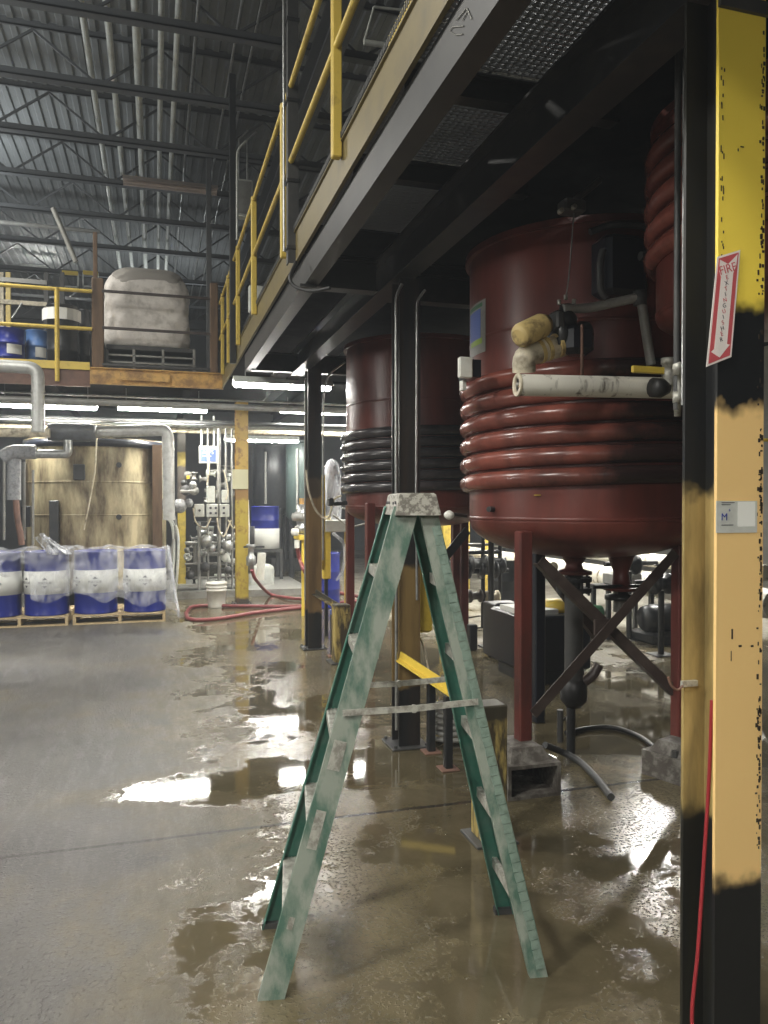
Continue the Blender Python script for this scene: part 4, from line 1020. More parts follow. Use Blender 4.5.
# ---------------------------------------------------------------- back platform
bp_ = thing('mezzanine_platform', (-1, 12.3, 3.5), 'back raised platform with orange edge beam above the stained tank', 'platform')
xs = at(90, 372, 12.3).x
MB().prism([(0, 0), (.06, 0), (.06, .015), (.012, .015), (.012, .235), (.06, .235), (.06, .25), (0, .25)], (xs, 12.3, 3.48), (1.03, 12.3, 3.48), right=(0, -1, 0)).build('edge_beam', M['orange'], bp_)
MB().box(-8.9, xs, 12.30, 12.36, 3.44, 3.68).build('edge_beam', M['rustred'], bp_)
MB().box(-8.9, xs, 12.26, 12.30, 3.685, 3.80).build('kick_plate', M['yellow_clean'], bp_)
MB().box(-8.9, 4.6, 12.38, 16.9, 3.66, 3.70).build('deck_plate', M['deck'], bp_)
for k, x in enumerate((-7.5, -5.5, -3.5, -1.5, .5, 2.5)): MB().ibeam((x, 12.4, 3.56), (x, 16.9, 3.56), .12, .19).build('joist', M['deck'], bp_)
MB().box(at(120, 378, 12.25).x, at(170, 378, 12.25).x, 12.225, 12.235, 3.55, 3.66).build('patch_plate', M['orange'], bp_)
rl = thing('handrail', (-2, 12.28, 3.7), 'yellow handrail on the back platform in front of the drums', 'railing')
for v in (288, 326):
    z = at(57, v + 1, 12.28).z; MB().tube([(-8.9, 12.28, z), (at(92, 290, 12.28).x, 12.28, z)], .028, 10).build('rail', M['yellow'], rl)
for u in (57, -50):
    q = at(u, 290, 12.28); MB().tube([(q.x, 12.27, 3.5), (q.x, 12.27, q.z + .03)], .034, 10).build('post', M['yellow'], rl)
# gate frame with brown posts and rails in front of the sack
gf = thing('loading_gate', (0, 12.3, 3.7), 'brown gate posts with dark rails in front of the wrapped sack', 'gate')
for u, w, v0 in ((97.5, .17, 278), (214, .12, 283)):
    q = at(u, v0, 12.32); MB().bev(q.x - w/2, q.x + w/2, 12.30, 12.44, 3.74, q.z, .012).build('gate_post', M['oldwood'], gf)
xa, xb_ = at(102, 300, 12.3).x, at(210, 300, 12.3).x
for v in (295, 331): z = at(155, v, 12.3).z; MB().bev(xa, xb_, 12.27, 12.30, z - .02, z + .02, .004).build('gate_rail', M['brace'], gf)
for v, z_ in ((367, 0),): z = at(155, v, 12.3).z; MB().bev(xa, xb_, 12.27, 12.30, z - .02, z + .02, .004).build('gate_rail', M['darksteel'], gf)
rk = thing('pallet_rack', (0, 12.6, 3.74), 'low dark metal stand under the wrapped sack', 'stand')
xa, xb_ = at(106, 350, 12.6).x, at(195, 350, 12.6).x
for v in (357, 364): z = at(150, v, 12.6).z; MB().bev(xa, xb_, 12.56, 12.60, z - .015, z + .015, .004).build('stand_bar', M['greypipe'], rk)
MB().bev(xa, xb_, 12.62, 13.5, at(150, 351, 12.6).z, at(150, 346, 12.6).z, .01).build('stand_top', M['darksteel'], rk)
for u in (107, 134, 163, 194): q = at(u, 350, 12.6); MB().bev(q.x - .02, q.x + .02, 12.56, 12.60, 3.74, q.z, .004).build('stand_leg', M['greypipe'], rk)
# wrapped sack stack
def blob_box(x0, x1, y0, y1, z0, z1, n=12, rr=.3, layers=0, seedv=1, lean=0):
    import math as m_
    b = MB(); vs = []; cx_, cy_ = (x0+x1)/2, (y0+y1)/2; hx, hy = (x1-x0)/2, (y1-y0)/2; seg = 44; rows = 26
    rnd = random.Random(seedv); ph = [rnd.uniform(0, 6) for _ in range(8)]
    for j in range(rows + 1):
        g = j / rows; z = z0 + (z1 - z0) * g
        s = 1.0
        if g > 1 - rr: h = (g - (1 - rr)) / rr; s = max(.02, (1 - h ** 2.6) ** .42)
        if j == 0: s = .93
        for k in range(seg):
            a = 2 * PI * k / seg; ca, sa = m_.cos(a), m_.sin(a); e = .42
            ux = m_.copysign(abs(ca) ** e, ca); uy = m_.copysign(abs(sa) ** e, sa)
            bul = 1 + (.028 * abs(m_.sin(g * PI * layers)) if layers else 0) + .018 * m_.sin(a * 5 + g * 9 + ph[0]) + .012 * m_.sin(a * 11 - g * 17 + ph[1])
            vs.append((cx_ + hx * ux * s * bul + lean * g, cy_ + hy * uy * s * bul, z))
    fs = [(j*seg+k, j*seg+(k+1) % seg, (j+1)*seg+(k+1) % seg, (j+1)*seg+k) for j in range(rows) for k in range(seg)]
    fs.append(tuple(range(rows*seg, (rows+1)*seg)))
    return b.add(vs, fs, True)
sk = thing('wrapped_sack_stack', (0, 13, 4), 'big plastic-wrapped stack of white sacks behind the gate', 'sack stack')
xa, xb_ = at(104, 320, 12.8).x, at(189, 320, 12.8).x
z0, z1 = at(150, 346, 12.6).z + .01, at(150, 262, 12.6).z
blob_box(xa, xb_, 12.68, 13.7, z0, z1, layers=5, rr=.38, seedv=4).build('sacks', M['bag'], sk)
blob_box(xa + .1, xb_ - .08, 12.70, 13.68, z1 - .32, z1 + .015, rr=.75, seedv=6).build('cover_sheet', M['wrapcap'], sk)
# drums on the back platform
def up_drum(u0, u1, vt, y, label, m, lab=True):
    a, c = at(u0, 350, y), at(u1, 350, y); r = (c.x - a.x) / 2; x = (a.x + c.x) / 2; zt = at(u0, vt, y).z; z0 = 3.70; h = zt - z0
    t = thing('upper_drum', (x, y, z0), label, 'drum', 'drums on the back platform')
    MB().lathe([(0, 0), (r, 0), (r, h*.32), (r + .012, h*.34), (r, h*.36), (r, h*.64), (r + .012, h*.66), (r, h*.68), (r, h - .01), (r + .01, h), (r - .02, h), (r - .02, h - .02), (0, h - .02)], (x, y, z0), seg=30).build('drum_body', M[m], t)
    if lab:
        curved_patch((x, y), r, R(-90), R(-35), z0 + h*.40, z0 + h*.62, .016).build('drum_label', M['label'], t)
    return t
up_drum(-6, 25, 329, 13.0, 'bright blue drum at the left end of the back platform', 'blue')
up_drum(26, 48, 331, 13.3, 'pale blue drum between the bright blue and black ones', 'blue2')
d_ = up_drum(47, 78, 306, 13.0, 'tall black drum with white top label on the back platform', 'black', False)
q = at(62, 310, 13.0); curved_patch((q.x, 13.0), .265, R(-170), R(-10), q.z - .20, q.z - .02, .02).build('drum_label', M['label'], d_)
up_drum(79, 90, 310, 13.4, 'narrow dark blue drum beside the brown gate post', 'fardark', False)
# shelves and frames behind
sf = thing('storage_rack', (-1.5, 15.5, 3.7), 'yellow and grey storage rack behind the upper drums', 'rack')
for u in (1, 8, 46, 62): q = at(u, 300, 15.5); MB().box(q.x - .04, q.x + .04, 15.5, 15.58, 3.7, at(u, 272, 15.5).z).build('rack_upright', M['cream'] if u == 1 else M['yellow'] if u == 8 else M['darksteel'], sf)
for v in (281, 303): z = at(20, v, 15.5).z; MB().box(-8.8, at(47, 300, 15.5).x, 15.46, 15.50, z - .04, z + .04).build('rack_beam', M['cream'] if v == 303 else M['greypipe'], sf)
MB().tube([at(12, 318, 15.4), at(22, 303, 15.4)], .02, 6).build('rack_brace', M['galv'], sf)
for i, (u0, u1) in enumerate(((62, 78), (83, 98))):
    t = thing('wall_window_frame', at(u0, 280, 17), ['pale window frame high behind the black drum, left one', 'pale window frame high behind the brown post, right one'][i], 'frame')
    a, c = at(u0, 286, 17), at(u1, 274, 17); b = MB()
    for s in ((a.x, a.z, a.x, c.z), (c.x, a.z, c.x, c.z), (a.x, a.z, c.x, a.z)): b.box(min(s[0], s[2]) - .015, max(s[0], s[2]) + .015, 17, 17.03, min(s[1], s[3]) - .015, max(s[1], s[3]) + .015)
    b.build('frame_bars', M['pale'], t); MB().box(a.x, c.x, 16.99, 17.04, c.z - .03, c.z + .05).build('frame_top', M['yellow_clean'], t)
t = thing('fluorescent_lamp', at(38, 269, 21), 'short bright lamp row far away above the upper drums', 'lamp', 'fluorescent lamps under the platforms')
a, c = at(21, 269, 21), at(54, 271, 21)
MB().tube([a, (c.x, 21, a.z)], .05, 8).build('fluorescent_tube', M['tube'], t); MB().box(a.x, c.x, 20.95, 21.05, a.z + .06, a.z + .12).build('lamp_housing', M['pale'], t)
o = MB().bev(at(134, 240, 20).x, at(151, 240, 20).x, 19.9, 20.1, at(140, 240, 20).z, at(140, 232, 20).z, .02).build('heater_unit', M['pale']); tag(o, 'small pale unit hanging far back below the unlit lamp', 'heater')
q = at(95, 240, 12.5); o = MB().bev(q.x - .03, q.x + .03, 12.5, 12.56, 3.74, at(95, 232, 12.5).z, .004).build('brown_upright', M['oldwood']); tag(o, 'thin brown upright rising behind the left gate post', 'post')
q = at(209, 240, 12.6); o = MB().bev(q.x - .04, q.x + .04, 12.6, 12.68, 3.74, 7.2, .004).build('dark_upright', M['truss']); tag(o, 'dark upright post rising behind the right gate post', 'post')

# ---------------------------------------------------------------- control station between the columns
Yc = 14.4
sgn = thing('blue_sign', at(208, 453, Yc), 'small blue and white hanging sign left of the yellow column', 'sign')
a, c = at(199, 463, Yc), at(217, 446, Yc)
MB().bev(a.x, c.x, Yc, Yc + .02, a.z, c.z, .004).build('sign_board', M['whiteplast'], sgn)
MB().box(a.x + .03, c.x - .02, Yc - .006, Yc, a.z + .03, c.z - .06).build('blue_field', M['signblue'], sgn)
text('lettering', 'ALFS', .10, frame(Vector(((a.x + c.x) / 2, Yc - .008, c.z - .12)), (1, 0, 0), (0, -1, 0)), M['whiteplast'], sgn)
MB().box(a.x + .06, c.x - .10, Yc - .010, Yc - .005, a.z + .12, a.z + .135).build('sign_line', M['whiteplast'], sgn)
for u in (201.5, 214): q = at(u, 440, Yc); MB().tube([(q.x, Yc + .01, c.z), (q.x, Yc + .01, 3.3)], .02, 8).build('hanger', M['pale'], sgn)
def ebox(u0, u1, v0, v1, label, btn):
    a, c = at(u0, v1, Yc - .3), at(u1, v0, Yc - .3)
    t = thing('control_box', ((a.x + c.x)/2, Yc - .3, a.z), label, 'control box')
    MB().bev(a.x, c.x, Yc - .3, Yc - .18, a.z, c.z, .012).build('enclosure', M['pale'], t)
    for fx, fz in btn: MB().cyl((a.x + (c.x - a.x) * fx, Yc - .3, a.z + (c.z - a.z) * fz), .022, -.025, 'y', 10).build('button', M['darkink'], t)
    return t
ebox(194.5, 204.5, 504, 517, 'single-button grey control box, leftmost under the blue sign', [(.5, .5)])
ebox(206.5, 218, 504, 517, 'four-button grey control box in the middle', [(.35, .3), (.35, .7), (.8, .3), (.8, .7)])
ebox(220, 229.5, 504, 517, 'two-button grey control box nearest the yellow column', [(.4, .3), (.4, .7)])
ebox(207, 215, 486, 503, 'plain white box above the middle control box', [])
ebox(222, 229, 490, 503, 'plain grey box above the right control box', [])
ps = thing('pipe_stand', at(215, 560, Yc), 'tangle of upright grey pipes carrying the control boxes', 'pipe rack')
for u, r in ((199, .03), (219, .035), (226, .02), (232, .02), (208, .018)): 
    q = at(u, 500, Yc - .1); MB().tube([(q.x, Yc - .1, 0), (q.x, Yc - .1, 1.35 if u == 199 else 3.2)], r, 8).build('upright_pipe', M['greypipe'], ps)
for v, u0, u1, r in ((471, 207, 240, .025), (466, 219, 240, .012), (543, 185, 235, .03), (550, 200, 236, .02), (564, 185, 236, .02), (578, 185, 236, .02), (588, 176, 236, .045)):
    a = at(u0, v, Yc - .05); c = at(u1, v, Yc - .05); MB().tube([a, (c.x, a.y, a.z)], r, 8).build('cross_pipe', M['galv'] if v in (543,) else M['greypipe'], ps)
for u, v, r in ((206, 541, .11), (228, 546, .1), (212, 548, .07), (222, 552, .06), (228, 570, .07), (190, 575, .08), (205, 567, .09), (218, 585, .09)):
    q = at(u, v, Yc - .15); MB().lathe([(0, -r*.9), (r*.7, -r*.9), (r*.7, -r*.6), (r, -r*.5), (r, r*.5), (r*.7, r*.6), (r*.7, r*.9), (0, r*.9)], q, 'x', 14).build('pump_fitting', M['galv'] if v < 560 else M['darksteel'], ps)
for pts in ([(193, 508), (196, 522), (205, 528), (211, 518)], [(217, 518), (219, 530), (224, 536), (231, 520)], [(228, 520), (234, 528), (238, 515)], [(209, 446), (209, 470), (207, 485)], [(224, 470), (228, 490), (226, 500)]):
    MB().tube(smooth_path([at(u, v, Yc - .32) for u, v in pts]), .014, 6).build('cable', M['cream'], ps)
rc = random.Random(21)
for k in range(46):
    u = rc.uniform(186, 236); v = rc.choice([rc.uniform(470, 500), rc.uniform(520, 596), rc.uniform(535, 560)]); r = rc.uniform(.03, .085)
    q = at(u, v, Yc + rc.uniform(-.1, .8)); ax_ = rc.choice(['x', 'z', 'y'])
    MB().lathe([(0, -r*1.2), (r, -r*1.2), (r, -r*.9), (r, -r*.9), (r*.55, -r*.7), (r*.6, r*.7), (r, r*.9), (r, r*.9), (r, r*1.2), (0, r*1.2)], q, ax_, 10).build('pump_fitting', M[rc.choice(['galv', 'greypipe', 'darksteel', 'pale', 'greypipe'])], ps)
for k in range(16):
    u = rc.uniform(188, 228); v = rc.uniform(520, 596); y_ = Yc + rc.uniform(0, .9); L__ = rc.uniform(8, 26)
    if k % 3: a = at(u, v, y_); c = at(min(u + L__, 236), v, y_); c.z = a.z
    else: a = at(u, v, y_); c = Vector((a.x, a.y, max(a.z - L__ * .03, .15)))
    MB().tube([a, c], rc.uniform(.015, .04), 8).build('cross_pipe', M[rc.choice(['greypipe', 'darksteel', 'pale'])], ps)
vl = thing('valve_cluster', at(190, 490, 14.0), 'grey wrapped valve cluster with a yellow tip beside the far column', 'valve')
for u, v, r, m in ((168, 504, .13, 'foil'), (180, 506, .13, 'foil'), (189, 503, .08, 'foil'), (186, 490, .10, 'darksteel'), (193, 485, .07, 'galv'), (184, 483, .06, 'darksteel')):
    q = at(u, v, 14.0); MB().lathe([(0, -r), (r*.6, -r*.85), (r*.95, -r*.4), (r, .1*r), (r*.8, r*.6), (0, r)], q, 'x', 14).build('wrapped_valve', M[m], vl)
MB().cyl(at(188, 479, 14.0), .03, .06, 'z', 10).build('yellow_tip', M['yellow_clean'], vl)
MB().bev(at(180, 495, 13.9).x, at(195, 495, 13.9).x, 13.9, 14.1, at(180, 493, 14).z, at(180, 490, 14).z, .008).build('plate', M['greypipe'], vl)
hs = thing('hanging_hose_bundle', at(172, 540, 13.8), 'bundle of pale hoses hanging right of the blue drums', 'hose')
for k, pts in enumerate(([(165, 516), (172, 525), (174, 550), (172, 590)], [(167, 516), (177, 530), (178, 560), (174, 605)], [(170, 515), (175, 520), (173, 545), (168, 570)])):
    MB().tube(smooth_path([at(u, v, 13.6) for u, v in pts]), .025, 8).build('hose', M['pale'] if k < 2 else M['greypipe'], hs)
o = MB().box(at(150, 600, 14).x, at(300, 600, 14).x + .2, 14.05, 16.4, 0, .12).build('curb_slab', M['greypipe']); tag(o, 'low pale concrete slab under the pipes behind the bucket', 'slab')
# notice on yellow column
q0, q1_ = at(232.5, 489, 12.95), at(248, 469.5, 12.95)
o = MB().bev(q0.x, q1_.x, 12.93, 12.96, q0.z, q1_.z, .005).build('column_notice', pm('faded notice', (.60, .58, .38), .6)); tag(o, 'faded cream notice fixed on the bright yellow column', 'notice')
# bucket
q = fl(216.5, 607); bk = thing('plastic_bucket', q, 'white plastic bucket on the floor left of the yellow column', 'bucket')
MB().lathe([(0, 0), (.135, 0), (.14, .01), (.155, .27), (.165, .27), (.165, .29), (.157, .29), (.158, .32), (.168, .32), (.168, .34), (.160, .34), (.160, .385), (.168, .385), (.168, .40), (.155, .40)], q, seg=28).build('bucket_body', M['whiteplast'], bk)
MB().lathe([(0, .395), (.15, .395), (.17, .4), (.172, .375), (.175, .375), (.174, .408), (0, .412)], q, seg=28).build('lid', M['whiteplast'], bk)

# red hoses
hose([fl(186, 613, .03), fl(196, 606, .03), fl(240, 606, .03), fl(300, 606, .03), fl(360, 601, .03), fl(430, 600, .03)], .028, 'red hose loop on the floor, rear strand by the bucket', M['hose'])
hose([fl(186, 613, .03), fl(190, 619, .03), fl(215, 619, .03), fl(260, 612, .03), fl(306, 607, .03), fl(340, 604, .03)], .028, 'red hose loop on the floor, front strand nearest the camera', M['hose'])
hose([at(252, 570, 12.6), at(256, 580, 12.8), fl(270, 594, .04), fl(290, 598, .04), fl(306, 599, .04), fl(330, 599, .04)], .028, 'red hose curving down from the white valve to the floor', M['hose'])
hose([at(297, 546, 11.5), at(300, 560, 11.5), at(307, 575, 11.4), fl(322, 590, .04), fl(345, 594, .04), fl(362, 597, .04)], .030, 'red hose dropping from the machine behind the second column', M['hose'])

# far centre: dark vessels
for i, (u0, u1, v1, y, m, lb) in enumerate(((253, 296, 508, 18.5, 'fardark', 'dark steel vessel far back, right of the yellow column'), (286, 322, 520, 17.2, 'fargreen', 'dark green vessel far back beside the second black column'))):
    a, c = at(u0, 480, y), at(u1, 480, y); r = (c.x - a.x) / 2; zb = at(u0, v1, y).z
    t = thing('dark_vessel', ((a.x + c.x)/2, y, 0), lb, 'tank')
    MB().lathe([(0, zb - .25), (r*.6, zb - .12), (r, zb + .1), (r, 3.0), (r*.9, 3.1), (0, 3.1)], ((a.x + c.x)/2, y, 0), seg=32).build('vessel_shell', M[m], t)
    for k in range(3):
        an = R(40 + 120 * k); MB().cyl(((a.x + c.x)/2 + r*.7*math.cos(an), y + r*.7*math.sin(an), 0), .07, zb, seg=10).build('leg', M['fardark'], t)
    MB().tube([(a.x + r * .45, y - r * .9, zb + .1), (a.x + r * .45, y - r * .9, 2.9)], .03, 8).build('sight_pipe', M['greypipe'], t)
q = at(265, 520, 16.2); dd = make_drum((q.x, 16.2, .75), 'blue and white drum on a stand behind the yellow column', None, band=None)
MB().lathe([(.300, .0), (.301, 0), (.301, .42), (.300, .42)], (q.x, 16.2, .75), seg=30).build('white_band', M['label'], dd)
t = thing('drum_stand', (q.x, 16.2, 0), 'dark low stand holding the blue and white drum', 'stand')
MB().box(q.x - .33, q.x + .33, 15.9, 16.5, .68, .745).build('stand_top', M['darksteel'], t)
for sx_ in (-1, 1):
    for sy_ in (-1, 1): MB().box(q.x + sx_*.3 - .03, q.x + sx_*.3 + .03, 16.2 + sy_*.27 - .03, 16.2 + sy_*.27 + .03, 0, .68).build('leg', M['darksteel'], t)
q = fl(262, 590); t = thing('plastic_jug', q, 'grey-white square plastic container on the floor behind the yellow column', 'container')
blob_box(q.x - .27, q.x + .23, q.y - .15, q.y + .25, 0, .52, rr=.2, seedv=5).build('container_body', M['pale'], t)
MB().cyl((q.x - .02, q.y, .5), .05, .06, 'z', 12).build('cap', M['whiteplast'], t)
o = MB().tube([at(262, 553, 13.8), at(260, 580, 13.8)], .075, 12).build('white_cylinder', M['whiteplast']); tag(o, 'white upright filter cylinder left of the hose valve', 'cylinder')
wv = thing('hose_valve', at(252, 560, 12.7), 'pale valve body at the top of the red hose', 'valve')
q = at(251, 560, 12.7)
MB().lathe([(0, -.22), (.05, -.22), (.05, -.1), (.08, -.08), (.08, .05), (.05, .08), (.05, .2), (.08, .22), (.08, .26), (0, .26)], q, seg=14).build('valve_body', M['galv'], wv)
MB().lathe([(0, 0), (.04, 0), (.04, .3), (0, .3)], q + Vector((.02, 0, .25)), seg=10).build('valve_stem', M['darksteel'], wv)
MB().box(q.x - .12, q.x + .22, 12.68, 12.72, q.z + .2, q.z + .23).build('handle', M['darksteel'], wv)
o = MB().tube([at(246, 500, 13.3), at(248, 560, 13.3)], .05, 10).build('white_pipe_stub', M['whiteplast']); tag(o, 'white upright pipe hugging the right of the yellow column', 'pipe')
o = MB().bev(at(270, 560, 19).x, at(330, 560, 19).x, 18.9, 19.8, 0, .35, .03).build('low_bench', M['darksteel']); tag(o, 'low dark bench under the far vessels', 'bench')
# machine with yellow table left of second column
mc = thing('filter_machine', at(305, 500, 11.5), 'grey pump with yellow cap on a yellow table, left of the second column', 'machine')
xm = at(302, 500, 11.5).x
MB().bev(at(297, 540, 11.5).x, at(312, 540, 11.5).x, 11.35, 11.8, at(300, 540, 11.5).z, at(300, 535, 11.5).z, .01).build('table_top', M['yellow_clean'], mc)
for u in (302.5,): q = at(u, 560, 11.45); MB().box(q.x - .02, q.x + .02, 11.4, 11.44, 0, at(300, 540, 11.5).z).build('leg', M['yellow_clean'], mc)
q = at(303, 520, 11.55)
MB().lathe([(0, -.2), (.12, -.2), (.13, -.1), (.10, -.08), (.10, 0), (.13, .02), (.13, .12), (.09, .15), (.09, .24), (0, .24)], q, seg=16).build('pump_body', M['galv'], mc)
MB().lathe([(0, -.12), (.06, -.1), (.07, 0), (.06, .1), (0, .12)], q + Vector((-.08, -.1, .05)), 'x', 12).build('pump_motor', M['greypipe'], mc)
MB().cyl(q + Vector((0, 0, .24)), .06, .09, 'z', 12).build('yellow_cap', M['orange'], mc)
MB().lathe([(0, -.06), (.05, -.05), (.065, 0), (.05, .05), (0, .06)], at(295, 532, 11.4), seg=12).build('white_cap', M['whiteplast'], mc)
MB().cyl(at(297, 548, 11.4), .04, .12, 'z', 10).build('hose_coupling', M['whiteplast'], mc)
# right of second column
yp = thing('yellow_door_panel', at(327, 545, 9.6), 'flat yellow panel just right of the second black column', 'panel')
a, c = at(322, 579, 9.6), at(330, 516, 9.6); MB().bev(a.x, c.x, 9.55, 9.62, a.z, c.z, .01).build('panel', M['yellow_clean'], yp)
MB().box(a.x + .03, a.x + .07, 9.56, 9.60, 0, a.z).build('leg', M['black'], yp)
q = at(338, 487, 9.3); o = blob_box(q.x - .11, q.x + .10, 9.5, 9.72, at(330, 520, 9.5).z, at(338, 457, 9.3).z, rr=.4, seedv=11).build('wrapped_instrument', M['film2']); tag(o, 'crumpled clear plastic bag over an instrument by the farther tank', 'plastic bag')
q = at(340, 510, 9.5); o = MB().bev(at(324, 530, 9.5).x, at(350, 530, 9.5).x, 9.45, 9.8, at(330, 532, 9.5).z, at(330, 520, 9.5).z, .01).build('white_table', M['pale']); tag(o, 'pale table edge under the plastic bag', 'table')
q = at(322, 555, 12.4); dr = make_drum((q.x, 12.4, 0), 'blue drum mostly hidden behind the second black column', None, band=None)
o = MB().tube(smooth_path([at(333, 533, 9.3), at(344, 545, 9.3), at(343, 570, 9.3), at(336, 580, 9.3)]), .02, 8).build('clear_strap', M['film2']); tag(o, 'clear plastic strap hanging in front of the wrapped blue drum', 'strap')
o = MB().bev(at(345, 560, 9.6).x, at(350, 560, 9.6).x, 9.55, 9.65, 0, at(345, 530, 9.6).z, .01).build('yellow_upright', M['yellow']); tag(o, 'thin yellow upright left of the ladder at table height', 'post')
for k, (pts, lb) in enumerate((([(342, 508), (360, 512), (372, 520)], 'pale cable running right from the plastic bag, upper'), ([(333, 515), (350, 526), (368, 523)], 'pale cable running right from the plastic bag, lower'))):
    o = MB().tube(smooth_path([at(u, v, 9.0) for u, v in pts]), .012, 6).build('cable', M['pale']); tag(o, lb, 'cable')
t = thing('level_probe', at(336, 500, 8.0), 'black probe sticking out of the farther tank towards the bag', 'probe')
MB().tube([at(331, 504, 8.0), at(347, 503, 8.0)], .022, 8).build('probe_body', M['black'], t)
MB().bev(at(328, 500, 8).x, at(333, 500, 8).x, 7.95, 8.05, at(330, 506, 8).z, at(330, 498, 8).z, .01).build('probe_head', M['black'], t)

# ---------------------------------------------------------------- pump bay seen under the tanks
# insulated pipes running away on the right
def lag(x, z, r, y0, y1, label, m='white_ins'):
    t = thing('lagged_pipe', (x, y0, z), label, 'pipe', 'white lagged pipes in the pump bay')
    MB().tube([(x, y0, z), (x, y1, z)], r, 18).build('jacket', M[m], t)
    b = MB(); y = y0 + .4
    while y < y1: b.tube([(x, y, z), (x, y + .03, z)], r + .006, 18); y += .9
    b.build('jacket_band', M['cream'], t)
    for y in (y0 + .6, y1 - .8): MB().box(x - .03, x + .03, y - .03, y + .03, 0, z - r).build('pipe_support', M['black'], t)
lag(6.2, .64, .16, 6.5, 15.5, 'thickest white lagged pipe, seen under the big red tank')
lag(7.0, .86, .10, 7.5, 15.5, 'thinner white lagged pipe, higher and farther right')
lag(5.0, .86, .07, 9.0, 15.5, 'slim white lagged pipe, farthest left in the bay', 'cream')
# pump skid (dark box with yellow cap)
sk2 = thing('pump_skid', fl(575, 690), 'black machine box behind the tank legs with yellow cap on top', 'pump')
a, c = at(515, 690, 6.3), at(600, 590, 6.3)
xa_, xc_ = at(526, 600, 6.4).x, at(592, 600, 6.4).x
MB().bev(xa_, xc_, 6.4, 7.2, .12, at(560, 616, 6.4).z, .02).build('cabinet', M['deepblack'], sk2)
MB().box(xa_ + .05, xc_ - .05, 6.45, 7.1, 0, .12).build('plinth', M['black'], sk2)
q = at(557, 607, 6.7); MB().lathe([(0, -.08), (.11, -.08), (.15, .0), (.11, .07), (0, .08)], q, seg=18).build('yellow_cap', M['yellow_clean'], sk2)
MB().box(xa_ + .02, xc_ - .3, 6.5, 7.0, at(560, 616, 6.4).z, at(560, 613, 6.4).z + .02).build('cover_sheet', M['label'], sk2)
gb = thing('grey_cabinet', fl(512, 660), 'grey steel cabinet with pipe frame left of the nearest tank leg', 'cabinet')
a = at(506, 608, 7.3); c = at(522, 608, 7.3)
MB().bev(a.x, c.x + .15, 7.3, 7.9, 0.02, a.z, .012).build('cabinet_body', M['darksteel'], gb)
MB().tube(pipe_path([at(516, 605, 7.25), at(495, 605, 7.25), at(495, 632, 7.25), at(512, 632, 7.25)], .06), .026, 10).build('pipe_frame', M['black'], gb)
MB().tube([at(497, 622, 7.25), at(516, 605, 7.25)], .02, 8).build('pipe_brace', M['rustred'], gb)
MB().tube(pipe_path([at(496, 632, 7.2), at(505, 640, 7.2), at(505, 648, 7.2)], .04), .02, 8).build('foot_pipe', M['darksteel'], gb)
# central drain pipe under the tank with flanges
dp = thing('drain_pipe', (NX, 4.6, 0), 'dark vertical drain pipe with flanges under the big tank', 'pipe')
q = Vector((NX, 4.6, 1))
MB().tube([(q.x, 4.6, .35), (q.x, 4.6, 1.21)], .062, 14).build('pipe', M['darksteel'], dp)
for z in (1.17, 1.10): MB().cyl((q.x, 4.6, z), .12, .03, seg=18).build('flange', M['black'], dp)
b = MB()
for k in range(8): a = k * PI / 4; b.cyl((q.x + .1 * math.cos(a), 4.6 + .1 * math.sin(a), 1.08), .010, .13, seg=6)
b.build('flange_bolts', M['darksteel'], dp)
MB().lathe([(0, -.1), (.05, -.1), (.09, -.05), (.09, .05), (.05, .1), (0, .1)], (q.x, 4.6, .42), seg=14).build('valve_body', M['blackrub'], dp)
MB().tube(smooth_path([(q.x, 4.6, .45), (q.x + .12, 4.58, .52), (q.x + .18, 4.58, .6)]), .035, 10).build('side_elbow', M['brace'], dp)
MB().cyl((q.x - .02, 4.6, 0), .03, .33, seg=10).build('support_leg', M['black'], dp)
hv = thing('hand_valve', (NX2, 4.6, 1.0), 'dark valve with long lever under the second tank outlet', 'valve')
q = Vector((NX2, 4.6, 1))
MB().lathe([(0, 0), (.11, 0), (.11, .03), (.05, .04), (.05, .07), (0, .07)], (q.x, 4.6, 1.035), seg=16).build('flange', M['black'], hv)
MB().tube([at(594, 587, 4.55), at(650, 586, 4.55)], .013, 8).build('lever', M['black'], hv)
MB().tube([at(620, 582, 4.6), at(620, 612, 4.6)], .045, 12).build('valve_body', M['greypipe'], hv)
# green motor
gm = thing('green_motor', at(583, 612, 8.5), 'small green motor on the far side under the tank', 'motor')
p0, p1 = at(566, 611, 8.6), at(600, 613, 8.6)
MB().tube([p0, p1], [.10, .10], 16).build('motor_body', M['green'], gm); MB().tube([p1, p1 + Vector((.12, 0, 0))], .04, 10).build('motor_shaft', M['galv'], gm)
MB().box(p0.x + .05, p1.x - .05, 8.5, 8.7, 0, p0.z - .08).build('motor_base', M['darksteel'], gm)
